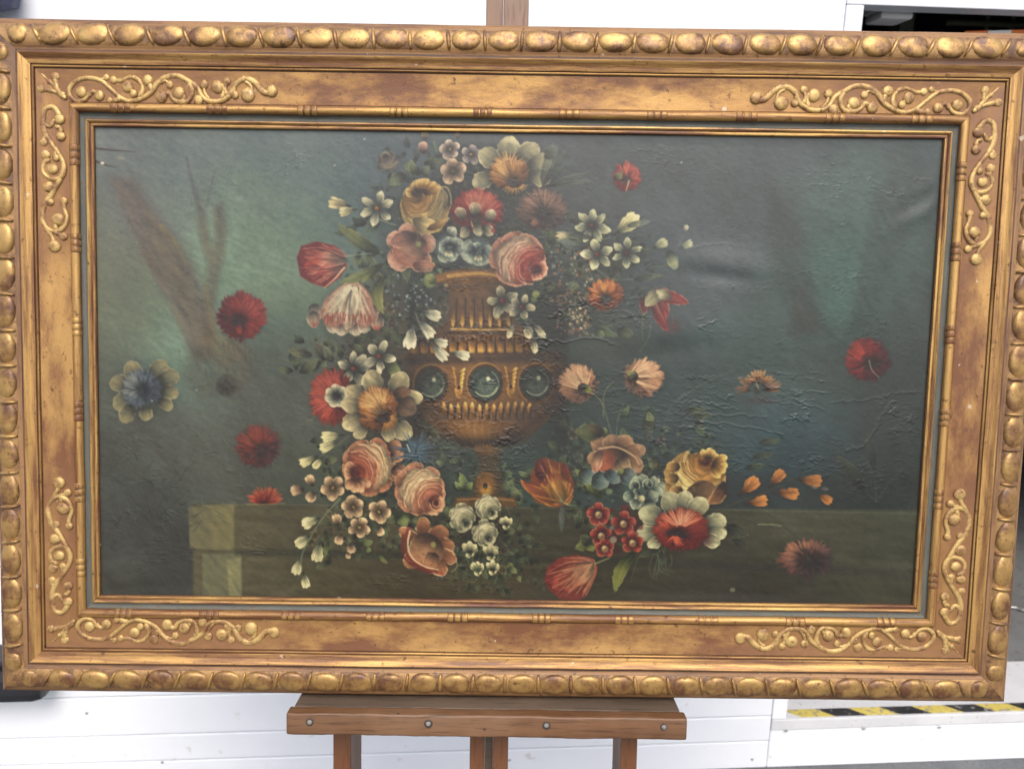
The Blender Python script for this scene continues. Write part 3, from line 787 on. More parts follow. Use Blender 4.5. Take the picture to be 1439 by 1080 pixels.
# ---- kinds of flower
def carnation(cx, cy, rx, ry, dark, mid, light, c=None, lit=-60, n=110, hole=None, a=1.0, spread=1.0, w=2.6):
    c = c or (cx, cy); halo(cx, cy, rx * .9, ry * .9, .4 * a)
    dab(cx, cy, rx * .92, ry * .92, dark, a * .9, .35)
    for lay, (r0, r1) in enumerate(((.45, 1.04), (.25, .92), (.12, .72))):
        for k in range(int(n * (.55, .5, .35)[lay])):
            an = U(0, 360); ed = pol(cx, cy, 1, an, rx * U(.82, 1.05) * r1, ry * U(.82, 1.05) * r1)
            st = (lerp(c[0], ed[0], r0 * U(.6, 1)), lerp(c[1], ed[1], r0 * U(.6, 1)))
            f = .5 + .5 * math.cos(math.radians(an - lit)); f = np.clip(f * U(.6, 1.25) - (.25, .08, .05)[lay], 0, 1)
            col = lerp(dark, mid, min(1, f * 2)) if f < .5 else lerp(mid, light, f * 2 - 1)
            petal(st, ed, w * U(.7, 1.3), jit(lerp(dark, col, .55)), jit(col), jit(lerp(col, mid, .3)), e=1.4, st=.12, a=a * U(.7, 1), bend=U(-.5, .5), relief=.25)
    if hole: dab(*hole, a * .85, .7)
def ringpetals(cx, cy, plist, c_in, c_out, rim, a=1.0):
    halo(cx, cy, 1.05 * max(abs(p[0] - cx) for p in plist), 1.05 * max(abs(p[1] - cy) for p in plist), .55 * a)
    for (x, y, w) in plist:
        d = math.hypot(x - cx, y - cy); ux, uy = (x - cx) / d, (y - cy) / d
        s = w * 1.25; w = w * 1.08
        petal((x - ux * s * 1.3, y - uy * s * 1.3), (x + ux * s, y + uy * s), w, jit(c_in), jit(lerp(c_in, c_out, .75), .05), jit(c_out, .05), e=1.25, q=.48, rim=rim, rw=1.6, st=.07, a=a, bend=U(-.15, .15))
def narcissus(cx, cy, r, rot, n, c_in, c_out, rim, core, sx=1.0, sy=1.0, a=1.0):
    halo(cx, cy, r * .9 * sx, r * .9 * sy, .45 * a)
    for k in range(n):
        an = rot + k * 360 / n + U(-6, 6); rr = r * U(.9, 1.08)
        petal(pol(cx, cy, r * .08, an, sx, sy), pol(cx, cy, rr, an, sx, sy), r * (.235 if n > 5 else .27) * U(.9, 1.1), jit(c_in), jit(lerp(c_in, c_out, U(.35, .9))), jit(c_out), e=1.25, q=.62, rim=rim, rw=1.1, st=.10, a=a, side=U(-.16, .16))
    dab(cx, cy, r * .19, r * .17, core * .55, a, .5); dab(cx - 1, cy - 1, r * .12, r * .11, core, a, .6)
def rose(cx, cy, rx, ry, cup, dark, mid, light, outer=None, lobes=9, a=1.0, cr=.42, ph=0):
    """cabbage rose: outer petals behind a smooth banded globe, and a dark cup with curled petals and a lit lip"""
    outer = mid if outer is None else outer
    ax = math.degrees(math.atan2(cup[1] - cy, cup[0] - cx)); rm = min(rx, ry); halo(cx, cy, rx, ry, .5 * a)
    for k in range(lobes):
        an = ph + k * 360 / lobes + U(-9, 9); away = .5 - .5 * math.cos(math.radians(an - ax))
        ro = 1.12 - .16 * (1 - away)
        petal(pol(cx, cy, .5, an, rx, ry), pol(cx, cy, ro * U(.95, 1.03), an, rx, ry), rm * U(.32, .44), lerp(outer, dark, .75), jit(lerp(outer, dark, .22)), jit(outer), e=1.35, q=.45, rim=lerp(outer, light, .85), rw=1.2, a=a, side=U(-.25, .25))
    P0 = T((cx, cy)); Q0 = T(cup); W_ = window(P0 - rx * SC, P0 + rx * SC, ry * SC * .3 + 3)
    if W_ is None: return
    sl, xx, yy = W_; X, Y = (xx - P0[0]) / (rx * SC), (yy - P0[1]) / (ry * SC); q = np.hypot(X, Y) / .90
    an = np.arctan2(Y, X); q = q * (1 + .035 * np.sin(5 * an + ph) + .025 * EDGEN[sl])
    D = np.hypot((xx - Q0[0]) / (rx * SC), (yy - Q0[1]) / (ry * SC)); al = smooth((1.0 - q) * rm * SC * .7 + .4) * a
    t = np.clip((D - cr * .8) / 1.0, 0, 1); k3 = t[..., None]
    col = np.where(k3 < .35, lerp(lerp(mid, dark, .15), mid, smooth(k3 / .35)), lerp(mid, light, smooth((k3 - .35) / .4)))
    lim = 1.06 - .50 * np.clip(q, 0, 1) ** 3.5
    th = np.arctan2(yy - Q0[1], xx - Q0[0]); band = np.sin(D * 23 + 2.2 * np.sin(th * 2 + ph) + .7 * EDGEN[sl]); fine = np.sin(D * 61 + 5 * np.sin(th * 3 + 1))
    col = col * (lim * (1 + .10 * band + .04 * fine))[..., None]
    put(sl, np.clip(col, 0, 255), al, .25)
    for k in range(6):                                      # petal edges folding round the cup
        f = 1.0 - k / 6.0; a0 = ax + 180 + U(-55, 55); R_ = lerp(cr * 1.15, 1.25, f) * U(.95, 1.05); ln = U(30, 52) * (1.3 - .5 * f)
        pts = [pol(cup[0], cup[1], R_ * (1 + .03 * math.sin(j * 2.1 + k)), a0 + (j - 3) * ln / 3, rx, ry) for j in range(7)]
        pts = [p for p in pts if math.hypot((p[0] - cx) / rx, (p[1] - cy) / ry) < .88]
        if len(pts) < 3: continue
        base = lerp(mid, light, np.clip(f * 1.3, 0, 1))
        line([(lerp(p[0], cup[0], .05), lerp(p[1], cup[1], .05)) for p in pts], 1.5, lerp(base, dark, .6), a * .55, .5); line(pts, .9, np.minimum(lerp(base, light, .6) * 1.07, 255), a * .85, .4)
    W_ = window(Q0 - rx * SC * cr, Q0 + rx * SC * cr, 3)
    sl, xx, yy = W_; X, Y = (xx - Q0[0]) / (rx * SC * cr), (yy - Q0[1]) / (ry * SC * cr); q = np.hypot(X, Y) * (1 + .06 * EDGEN[sl]); th = np.arctan2(Y, X)
    inner = lerp(dark * .7, lerp(mid, dark, .35), smooth(np.clip(q, 0, 1))[..., None]) * (1 + .22 * np.sin(q * 9 - th * 2 + ph))[..., None]
    put(sl, np.clip(inner, 0, 255), smooth((1.05 - q) * 3) * a * .95, .1)
    for k in range(9):                                      # curled petals spiralling in the cup
        r0 = U(.3, .95); a0 = ax + U(-130, 130); pts = [pol(cup[0], cup[1], r0 * (1 - .06 * j), a0 + j * 22, rx * cr, ry * cr) for j in range(4)]
        line(pts, U(.9, 1.7), jit(lerp(mid, light, U(0, .5)) * (.75 + .25 * math.cos(math.radians(a0 - ax))), .1), a * .85, .4)
    for k in range(5):                                      # lit petals on the near lip
        an = ax + (k - 2) * 30 + U(-7, 7)
        petal(pol(cup[0], cup[1], .25, an, rx * cr, ry * cr), pol(cup[0], cup[1], U(1.0, 1.2), an, rx * cr, ry * cr), rm * cr * .34, lerp(mid, dark, .6), lerp(mid, light, .3), lerp(mid, light, .75), e=1.35, q=.48, rim=light, rw=.9, a=a * .97)
def bud(b, t, w, c_base, c_tip, a=1.0, stem=None):
    if stem is not None: line([stem, ((stem[0] + b[0]) / 2 + U(-2, 2), (stem[1] + b[1]) / 2 + U(-2, 2)), b], .9, c_base * .8, a, 1.2)
    dx, dy = t[0] - b[0], t[1] - b[1]; nx, ny = -dy * .16, dx * .16
    petal(b, t, w, c_base, lerp(c_base, c_tip, .6), c_tip, e=1.9, q=.75, a=a, st=.12)
    for s in (-1, 1, 0):
        petal((b[0] + dx * .12, b[1] + dy * .12), (t[0] + nx * s - dx * .04 * abs(s), t[1] + ny * s - dy * .04 * abs(s)), w * .48, c_base, jit(lerp(c_base, c_tip, .75)), jit(c_tip), e=1.9, q=.6, rim=np.minimum(c_tip * 1.12, 255), rw=.7, a=a, side=.15 * s)
def leaf(b, t, w, c0, c1, bend=0.0, a=1.0, vein=True):
    petal(b, t, w, c0, c1, lerp(c0, c1, .6), bend=bend, e=.85, q=.85, st=.10, a=a, side=U(-.22, .22), rim=lerp(c1, C(190, 190, 130), .35), rw=.7)
    if vein:
        d = T(t) - T(b); mx, my = (b[0] + t[0]) / 2, (b[1] + t[1]) / 2; L = math.hypot(t[0] - b[0], t[1] - b[1]) + 1e-6
        nx, ny = -(t[1] - b[1]) / L * w * bend, (t[0] - b[0]) / L * w * bend
        line([b, (mx + nx, my + ny), t], .5, lerp(c1, c0, .6) * .8, a * .6, .3)
def blossom(cx, cy, r, c, light, core, n=5, a=1.0, rot=None):
    rot = U(0, 72) if rot is None else rot; halo(cx, cy, r, r, .5 * a)
    for k in range(n):
        an = rot + k * 360 / n
        petal(pol(cx, cy, r * .1, an), pol(cx, cy, r * U(.9, 1.05), an), r * .42, lerp(c, core, .35), jit(c), jit(light), e=1.3, q=.5, rim=light, rw=.9, a=a, st=.10, side=U(-.12, .12))
    for k in range(5): dab(cx + U(-1.5, 1.5), cy + U(-1.5, 1.5), 1.2, 1.2, core, a, .8)
def tulip(base, tips, dark, mid, light, a=1.0, edge=None):
    """tips: (x, y, half width, bend, tone 0 dark .. 1 light)"""
    for (x, y, w, bd, tn) in tips:
        c = lerp(dark, mid, tn)
        petal(base, (x, y), w, lerp(light, c, .35), c, lerp(c, dark, .35), bend=bd, e=.95, q=.62, st=.22, a=a, rim=edge if edge is not None else lerp(mid, light, .7), rw=.8, side=-.12)
        for k in range(5):
            f = U(-.5, .5); L = U(.45, .9); nx, ny = -(y - base[1]), x - base[0]; l = math.hypot(nx, ny) + 1e-6
            ex, ey = lerp(base[0], x, L) + nx / l * w * f, lerp(base[1], y, L) + ny / l * w * f
            mx, my = lerp(base[0], x, L * .5) + nx / l * w * f * 1.0 + nx / l * w * bd * .8, lerp(base[1], y, L * .5) + ny / l * w * f + ny / l * w * bd * .8
            line([base, (mx, my), (ex, ey)], .8, jit(lerp(light, c, U(.0, .7))), a * .45, .3)

def tulip_body(base, outline, dark, mid, light, n=90, a=1.0, warm=None):
    """closed tulip: filled outline, then streaks fanning from the base; folds and a lit edge"""
    soft_poly(outline, lerp(dark, mid, .45), a, 1.6)
    cxm = sum(p[0] for p in outline) / len(outline); cym = sum(p[1] for p in outline) / len(outline)
    m = len(outline); petal(base, (lerp(base[0], cxm, 1.75), lerp(base[1], cym, 1.75)), .55 * math.hypot(cxm - base[0], cym - base[1]), light, lerp(light, mid, .55), mid, e=.8, q=.6, a=a * .75, st=.25, side=.01)
    for k in range(n):
        i = prng.integers(0, m); f = U(0, 1); p, q = outline[i], outline[(i + 1) % m]; ex, ey = lerp(p[0], q[0], f), lerp(p[1], q[1], f)
        if math.hypot(ex - base[0], ey - base[1]) < .4 * math.hypot(cxm - base[0], cym - base[1]): continue
        L = U(.55, .97); ex, ey = lerp(base[0], ex, L), lerp(base[1], ey, L)
        ox, oy = (cxm - (base[0] + ex) / 2) * -.12, (cym - (base[1] + ey) / 2) * -.12
        pts = [base, ((base[0] + ex) / 2 + ox, (base[1] + ey) / 2 + oy), (ex, ey)]
        t = U(0, 1); c = lerp(light, mid, min(1, t * 1.6)) if t < .6 else lerp(mid, dark, (t - .6) * 2)
        line(pts, .9, jit(c, .12), a * .5, U(.6, 1.6))
def fold(pts, dark, light, a=.9, w=1.6):
    line(pts, w, dark, a * .75, .5); line([(p[0] - 1.2, p[1] - 1.5) for p in pts], .8, light, a * .7, .4)

# ---- ground of the picture: dusky garden, trees, parapet
BGP = [(140,190,92,104,108),(250,200,96,112,116),(400,200,88,104,106),(560,200,70,84,86),(740,200,60,70,72),(900,200,58,70,70),(1100,205,62,74,74),(1310,205,58,70,68),
       (150,300,98,108,102),(240,260,100,118,116),(340,300,110,138,128),(400,290,98,124,118),(480,250,80,98,98),(350,370,112,146,128),(395,360,104,136,120),(470,330,74,94,88),
       (150,400,92,100,86),(200,440,90,100,84),(240,460,108,140,126),(270,495,110,150,140),(150,520,78,84,70),(230,590,74,78,66),(400,440,84,104,88),(390,500,70,78,68),(420,560,66,72,64),(380,560,70,74,64),
       (150,640,66,70,62),(240,660,64,68,60),(330,640,68,72,62),(420,640,64,70,56),(150,760,54,56,50),(220,800,52,54,48),(160,830,54,56,48),
       (620,330,50,58,56),(560,470,64,62,48),(560,560,60,54,42),(700,620,46,54,50),(760,600,42,58,52),(720,660,40,56,48),(850,580,46,60,56),(820,500,48,56,50),
       (820,300,58,66,64),(930,300,60,70,70),(1000,320,66,76,76),(1090,300,60,72,70),(1180,290,66,84,78),(1290,300,56,66,62),(1020,385,76,86,88),(960,400,56,68,68),(1060,440,58,76,72),
       (1180,370,66,98,86),(1170,410,68,104,92),(1240,330,62,86,78),(1280,420,52,62,58),(1110,420,54,68,64),(1050,500,54,72,68),(1150,520,52,64,60),(1270,520,50,60,56),(1010,560,48,64,62),
       (960,600,44,58,58),(1090,640,42,62,66),(1150,640,46,70,72),(1220,640,40,50,48),(1280,640,42,52,48),(1200,690,36,44,40),(1060,690,36,48,48),(1270,700,40,48,44),(940,560,46,60,58),(880,600,44,58,56)]
LDG = [(360,730,78,78,60),(440,740,74,74,56),(400,800,72,72,54),(560,820,64,60,42),(700,830,54,50,34),(760,740,52,54,42),(860,820,50,48,34),(1040,740,52,56,42),(1150,740,56,60,46),(1270,740,50,56,46),
       (1000,820,52,50,40),(1120,830,50,48,36),(1260,820,46,50,38),(340,830,74,74,56),(500,760,70,68,50),(620,790,56,54,38)]
def field(pts, sig):
    g = 8; gy, gx = np.mgrid[0:GH:g, 0:GW:g]; qx, qy = PX[gy, gx], PY[gy, gx]
    acc = np.zeros(qx.shape + (3,)); ws = np.zeros(qx.shape)
    for (x, y, r, gg, b) in pts:
        d2 = (qx - x) ** 2 + (qy - y) ** 2; w = np.exp(-d2 / (2 * sig * sig)) + .02 / (1 + d2 / 400.0)
        acc += w[..., None] * np.array([r, gg, b]); ws += w
    f = acc / ws[..., None]
    yi = np.clip(np.arange(GH) / g, 0, f.shape[0] - 1.001); xi = np.clip(np.arange(GW) / g, 0, f.shape[1] - 1.001)
    y0, x0 = yi.astype(int), xi.astype(int); fy, fx = (yi - y0)[:, None, None], (xi - x0)[None, :, None]
    return f[y0][:, x0] * (1 - fy) * (1 - fx) + f[y0 + 1][:, x0] * fy * (1 - fx) + f[y0][:, x0 + 1] * (1 - fy) * fx + f[y0 + 1][:, x0 + 1] * fy * fx
IMG[:] = field(BGP, 42) * C(1.10, 1.06, 1.05) * (1.10 + smooth((620 - PX) / 420.0)[..., None] * C(.04, .05, .07))  # left side lifted: sky haze on the varnish put into the paint colour
IMG += (aniso(16, 7, 60, 1) * 1.8 + aniso(5, 2, 30, 2) * .8)[..., None] * C(.8, 1, 1)

def soft_poly(pts, c, a, blur=4.0, tex=.06):
    P = np.array([T(p) for p in pts]); W_ = window(P.min(0), P.max(0), blur * 2 + 2)
    sl, xx, yy = W_; ins = np.zeros(xx.shape, bool); best = np.full(xx.shape, 1e9, np.float32); m = len(P)
    for i in range(m):
        p, q = P[i], P[(i + 1) % m]; d = q - p
        c1 = (p[1] > yy) != (q[1] > yy); ins ^= c1 & (xx < d[0] * (yy - p[1]) / (d[1] if abs(d[1]) > 1e-9 else 1e-9) + p[0])
        t = np.clip(((xx - p[0]) * d[0] + (yy - p[1]) * d[1]) / (d @ d + 1e-9), 0, 1)
        best = np.minimum(best, np.hypot(xx - p[0] - t * d[0], yy - p[1] - t * d[1]))
    sd = np.where(ins, best, -best); al = smooth(.5 + sd / (2 * blur * SC)) * a
    col = np.broadcast_to(c, xx.shape + (3,)) * (1 + tex * TEXN[sl])[..., None]
    put(sl, col, al)
TEXN = aniso(9, 2.2, 55, 5)
# left tree
soft_poly([(150,245),(190,250),(222,300),(250,338),(272,372),(290,415),(302,470),(300,505),(279,508),(262,478),(238,425),(203,366),(168,292)], C(112,98,86), .72, 11)
soft_poly([(205,300),(232,322),(262,372),(285,440),(292,500),(280,500),(252,430),(225,370)], C(120,108,86), .45, 12)
soft_poly([(196,350),(210,356),(262,470),(280,506),(270,500),(240,430)], C(126,98,82), .35, 7)
line([(226,318),(244,338),(262,372)], 3.5, C(146,134,92), .5, 1.5)
soft_poly([(276,268),(286,300),(294,330),(299,350),(303,335),(300,290),(312,285),(318,320),(314,360),(306,400),(300,480),(282,480),(286,420),(292,370),(280,330)], C(112,100,80), .7, 7)
line([(262,222),(268,250),(276,282),(286,300)], 2.2, C(110,104,100), .5, 3)
line([(302,240),(296,262),(290,290)], 1.6, C(116,112,104), .45, 2)
line([(288,400),(294,430),(300,470)], 3, C(140,130,92), .5, 1.5)
soft_poly([(270,480),(330,465),(356,490),(362,530),(330,560),(280,560),(255,530)], C(90,80,62), .55, 14)
soft_poly([(285,470),(300,440),(325,470),(350,500),(310,520)], C(118,104,74), .45, 8)
for k in range(26):
    x, y = U(250, 350), U(480, 540); line([(x, y), (x + U(-4, 6), y + U(4, 16))], U(.6, 1.4), jit(C(96, 82, 66), .2), .4, .3)
# right trees and glade, then a painted sheen at the canvas dent
soft_poly([(1085,262),(1115,300),(1140,350),(1150,410),(1170,470),(1120,470),(1095,400),(1075,320)], C(58,64,58), .5, 14)
soft_poly([(1118,405),(1132,392),(1144,440),(1152,470),(1108,470)], C(64,62,56), .45, 9)
soft_poly([(1236,258),(1290,250),(1275,330),(1240,420),(1225,470),(1192,470),(1202,400),(1215,330)], C(58,66,60), .5, 13)
soft_poly([(1135,330),(1200,290),(1205,350),(1192,420),(1160,424),(1140,380)], C(64,88,78), .3, 12)
soft_poly([(1228,300),(1262,290),(1245,335),(1230,335)], C(64,86,78), .35, 8)
dab(1015, 375, 70, 26, C(84, 94, 96), .35, 1.0)  # pale sheen of the slack canvas dent, put into the colour
# parapet
soft_poly([(960,668),(1295,668),(1295,722),(960,718)], C(34,40,36), .45, 14)
led = field(LDG, 60) * C(1.20, 1.13, 1.04) * (1 + .10 * smooth((PX - 900) / 200.0) * smooth((775 - PY) / 40.0))[..., None]; xl_ = PX; yt = 708 + (PX - 265) * .0085
mk = smooth((PY - yt) / 6.0 + .5) * smooth((PX - 268) / 6.0)
IMG[:] = IMG * (1 - mk[..., None]) + (led + (aniso(12, 2.5, 3, 8) * 3.0)[..., None]) * mk[..., None]
line([(285,710),(420,709),(700,712)], .7, C(120,116,84), .45); line([(700,713),(1000,716),(1290,722)], 1.4, C(90,94,72), .45)
soft_poly([(264,712),(328,708),(328,768),(322,773),(266,770)], C(120,116,84), .92, 2.2, .04); soft_poly([(296,712),(328,710),(327,768),(300,770)], C(136,132,88), .6, 6, .05)
soft_poly([(284,778),(338,778),(339,842),(284,842)], C(108,108,80), .9, 2.2, .04); soft_poly([(318,786),(338,784),(339,842),(322,842)], C(140,142,104), .75, 3, .05)
soft_poly([(330,772),(700,776),(1290,800),(1290,812),(700,788),(330,780)], C(44,46,34), .5, 4)
soft_poly([(440,800),(720,800),(800,850),(430,850)], C(72,62,38), .35, 20)
soft_poly([(930,800),(1290,805),(1290,850),(930,850)], C(58,54,38), .35, 14)
for k in range(200):                                   # loose dark undergrowth, left and right
    if k % 2: x, y, c = U(150, 280), U(640, 830), C(50, 52, 44)
    else: x, y, c = U(1050, 1290), U(560, 720), C(40, 50, 46)
    an = U(-70, -20) if U(0, 1) < .5 else U(200, 250); L = U(8, 26)
    line([(x, y), pol(x, y, L * .5, an + U(-15, 15)), pol(x, y, L, an)], U(.5, 1.5), jit(c, .35), U(.15, .45), .3)
for (x0, y0, x1, y1) in ((1232, 705, 1218, 650), (1232, 705, 1190, 660), (1236, 700, 1275, 655), (1222, 620, 1226, 690), (1228, 688, 1270, 668)):
    line([(x0, y0), ((x0 + x1) / 2 + U(-6, 6), (y0 + y1) / 2), (x1, y1)], 1.0, C(66, 76, 58), .6, .4)
leaf((1215,690),(1176,640),9,C(46,56,40),C(62,70,44),.3,.7); leaf((1228,660),(1220,600),7,C(44,56,44),C(60,72,52),.1,.6)
for (x, y) in ((1080,620),(1070,640),(975,575),(985,585),(1060,655)): leaf((x - 14, y + 3), (x + 18, y - 2), 5.5, C(54,66,52), C(88,94,52), U(-.3, .3), .6)

# ---- dark mass behind the bouquet
for (x, y, rx, ry, a) in ((640,300,120,110,.45),(720,280,90,80,.4),(580,400,90,70,.4),(820,400,110,60,.35),(560,560,110,90,.3),(560,690,120,90,.35),(860,660,120,60,.45),(930,720,90,50,.4),(690,760,80,50,.3),(790,430,70,60,.35)):
    dab(x, y, rx, ry, C(36, 42, 36), a * .8, 1.1)
for k in range(900):                                   # half lost leaves in the bouquet
    z = [(640,270,110,70),(560,420,80,60),(830,390,90,60),(560,700,110,80),(900,670,120,50),(700,790,60,40)][k % 6]
    x, y = z[0] + U(-1, 1) * z[2], z[1] + U(-1, 1) * z[3]; an = U(0, 360); L = U(7, 20)
    leaf((x, y), pol(x, y, L, an), L * .28, C(30, 40, 32), jit(C(70, 84, 58), .3), U(-.4, .4), U(.2, .6), False)

for k in range(430):
    z = [(545,345,55,40),(640,300,110,80),(470,520,60,40),(540,480,60,50),(520,620,90,40),(560,720,110,70),(640,740,70,60),(690,700,70,40),(840,650,60,40),(900,720,90,50),(880,620,110,40),(820,370,70,50),(780,330,60,40),(500,740,60,50)][k % 14]
    x, y = z[0] + U(-1, 1) * z[2], z[1] + U(-1, 1) * z[3]; an = U(0, 360); L = U(12, 28); g = U(0, 1)
    leaf((x, y), pol(x, y, L, an), L * U(.2, .32), C(36, 46, 32), jit(lerp(C(70, 84, 58), C(122, 128, 84), g), .15), U(-.6, .6), U(.4, .9))
for k in range(90):
    z = [(560,700,110,80),(480,540,60,60),(880,650,110,60),(660,760,60,50),(860,400,90,60),(600,300,80,60)][k % 6]
    x, y = z[0] + U(-1, 1) * z[2], z[1] + U(-1, 1) * z[3]; an = U(0, 360); L = U(15, 45)
    line([(x, y), pol(x, y, L * .5, an + U(-20, 20)), pol(x, y, L, an)], U(.5, 1.0), jit(C(96, 104, 72), .2), U(.3, .7), .4)

for k in range(150):                                  # dim filler blossoms
    z = [(640,270,90,60),(575,430,50,50),(560,600,90,60),(500,720,80,60),(650,760,60,50),(880,640,90,40),(800,400,60,60),(930,690,80,40),(700,330,70,40)][k % 9]
    x, y = z[0] + U(-1, 1) * z[2], z[1] + U(-1, 1) * z[3]; r = U(4, 9); c = [C(118,104,86), C(120,84,74), C(104,110,104), C(126,108,70)][k % 4]; ro = U(0, 72)
    for j in range(5): petal(pol(x, y, 1, ro + j * 72), pol(x, y, r, ro + j * 72), r * .42, c * .6, jit(c), jit(c * 1.1), e=1.25, q=.5, a=U(.3, .7))
# ---- the urn
BR, BR2, GD, GL = C(92,66,40), C(44,34,26), C(150,104,36), C(206,158,66)
soft_poly([(624,394),(712,390),(714,410),(718,432),(726,452),(742,466),(752,480),(750,494),(572,498),(580,482),(604,470),(626,454),(632,432),(630,410)], BR, .92, 3)
soft_poly([(612,384),(660,376),(708,378),(712,390),(690,398),(640,400),(616,396)], C(120,82,40), .95, 3)
line([(602,396),(640,386),(706,386)], 5.0, C(172,116,44), .9, 4.0); line([(630,388),(675,384),(704,389)], 2.6, C(226,176,84), .9, 1.4)
line([(624,402),(660,400),(706,404)], 1.2, C(110,76,34), .7); line([(630,408),(664,406),(706,410)], .9, C(90,62,32), .6)
for i, x in enumerate(np.linspace(640, 712, 7)):
    xb = 676 + (x - 676) * 1.10
    petal((x, 418), (xb, 460), 3.4, C(80,56,28), C(136,94,34), C(206,160,72), e=2.4, q=.8, a=.9); line([(x + 2.5, 420), (xb + 4, 459)], 1.0, C(38,28,22), .7)
line([(634,462),(676,463),(714,463)], 1.1, C(196,160,86), .9); line([(628,467),(676,468),(722,467)], 1.4, C(64,44,26), .9)
soft_poly([(584,474),(738,471),(744,496),(568,500)], C(116,78,34), .9, 3)
for i, x in enumerate(np.linspace(584, 730, 12)):
    d = 1 - abs(x - 676) / 140
    petal((x, 472), (x + (x - 676) * .02, 497), 6.0, C(110,70,28) * (.6 + .4 * d), C(166,112,40) * (.6 + .45 * d), C(214,164,74) * (.55 + .45 * d), e=1.5, q=.4, a=.9, side=.25); line([(x + 6.2, 474), (x + 6.2, 496)], 1.1, C(44,30,20), .8)
soft_poly([(576,497),(784,493),(796,503),(790,512),(572,514),(566,506)], C(70,50,34), .9, 3)
line([(566,503),(680,500),(790,500)], 1.5, C(92,66,40), .5)
soft_poly([(574,513),(792,509),(799,526),(799,546),(792,568),(776,588),(752,604),(724,616),(700,626),(692,640),(674,640),(664,627),(640,618),(614,604),(592,584),(578,560),(571,536)], BR, .95, 2.5)
soft_poly([(580,514),(790,510),(784,566),(590,568)], C(134,92,42), .8, 9)
dab(785,545,40,50,C(46,36,28),.55,1.1); dab(588,560,30,50,C(56,42,30),.5,1.1); dab(672,585,60,14,C(170,120,54),.35,1.0)
for (cx, cy, rr, al) in ((606,540,21,.85),(682,539,22,1.0),(753,538,21,.95)):
    dab(cx, cy, rr + 4, rr + 5, C(70,46,24), al, .12)
    line([pol(cx, cy, rr + 4, a_, 1, 1.12) for a_ in range(120, 340, 20)], 1.1, C(160,116,50), al * .9); line([pol(cx, cy, rr + 4, a_, 1, 1.12) for a_ in range(-20, 100, 20)], 1.0, C(132,92,38), al * .8)
    dab(cx, cy, rr, rr + 1.5, C(44,52,44), al, .14); dab(cx + 2, cy + 4, rr * .8, rr * .8, C(86,98,82), al * .85, .7)
    line([pol(cx, cy, rr * .80, a_) for a_ in range(20, 160, 20)], 1.6, C(156,168,142), al * .9, .8); line([pol(cx, cy, rr * .85, a_) for a_ in range(-60, 30, 15)], 1.0, C(120,132,114), al * .7)
    line([pol(cx, cy, rr * .8, a_) for a_ in range(190, 250, 12)], .8, C(82,92,80), al * .5)
    dab(cx + 4, cy - 7, 3.2, 3.8, C(196,200,168), al * .9, .5); dab(cx - 1, cy, 6, 6, C(34,40,36), al * .5, .9)
for cx, cy in ((645, 540), (718, 539)):
    for k in range(6):
        yy_ = cy - 20 + k * 6; petal((cx - 2, yy_ + 8), (cx + 9 - k, yy_ - 3), 2.7, C(128,82,28), C(214,156,60), C(244,198,104), e=1.4, q=.6, a=1); petal((cx - 2, yy_ + 8), (cx - 9 + k * 1.2, yy_ - 5), 2.2, C(110,70,26), C(176,120,44), C(204,150,66), e=1.4, q=.6, a=.9)
    dab(cx - 1, cy + 10, 5.5, 8, C(176,120,44), .95, .6); dab(cx, cy + 4, 2.4, 3.6, C(44,26,14), .9, .6); line([(cx - 5, cy + 6), (cx - 3, cy + 16), (cx + 2, cy + 19)], 1.3, GL, .8, .6)
for k, x in enumerate(np.linspace(626, 742, 13)):
    yb = 584 - abs(x - 684) * .05; petal((x, yb + 6), (x + (x - 684) * .05, yb - 18 + U(-3, 3)), 3.4, C(120,74,28), C(190,130,48), C(240,190,96), e=1.6, q=.55, a=U(.75, 1)); line([(x + 4, yb - 10), (x + 3, yb + 6)], 1.0, C(40,26,16), .9)
line([(612,592),(680,597),(748,592)], 1.6, C(126,84,40), .6); line([(606,586),(680,590),(760,586)], .8, C(60,40,26), .7)
soft_poly([(610,598),(760,598),(740,618),(705,630),(655,630),(625,615)], C(72,54,36), .7, 6)
line([(662,621),(686,625),(714,620)], 1.8, C(140,98,46), .75, 1.0); line([(668,632),(686,635),(704,631)], 1.4, C(124,88,44), .6)
soft_poly([(668,634),(706,634),(700,652),(712,700),(660,700),(674,652)], C(78,58,34), .75, 5)
dab(683, 682, 19, 22, C(150,98,30), .85, .9); dab(683, 688, 12, 13, C(214,160,58), .8, .9); dab(682, 682, 4, 5, C(40,22,10), .95, .5); line([(670,672),(680,664),(694,668)], 1.2, C(150,104,48), .6)
soft_poly([(640,698),(722,698),(728,712),(636,712)], C(110,74,36), .8, 3); line([(644,702),(690,700),(722,703)], 1.3, C(170,120,62), .8)

for x in np.linspace(606, 764, 14):
    lt = math.exp(-((x - 668) / 48.0) ** 2); petal((684 + (x - 684) * .36, 628), (x, 588 - abs(x - 684) * .03), 7.0, C(60,42,26), lerp(C(84,58,32), C(166,116,52), lt), lerp(C(70,48,28), C(120,82,40), lt), e=1.2, q=.5, a=.75, st=.08, soft=2.0)
um = smooth((PX - 566) / 14) * smooth((804 - PX) / 14) * smooth((PY - 398) / 12) * smooth((640 - PY) / 16)
IMG *= (1 + um * (.26 * np.exp(-((PX - 664) / 42.0) ** 2) - .34 * smooth((np.abs(PX - 680) - 45) / 75.0)))[..., None]

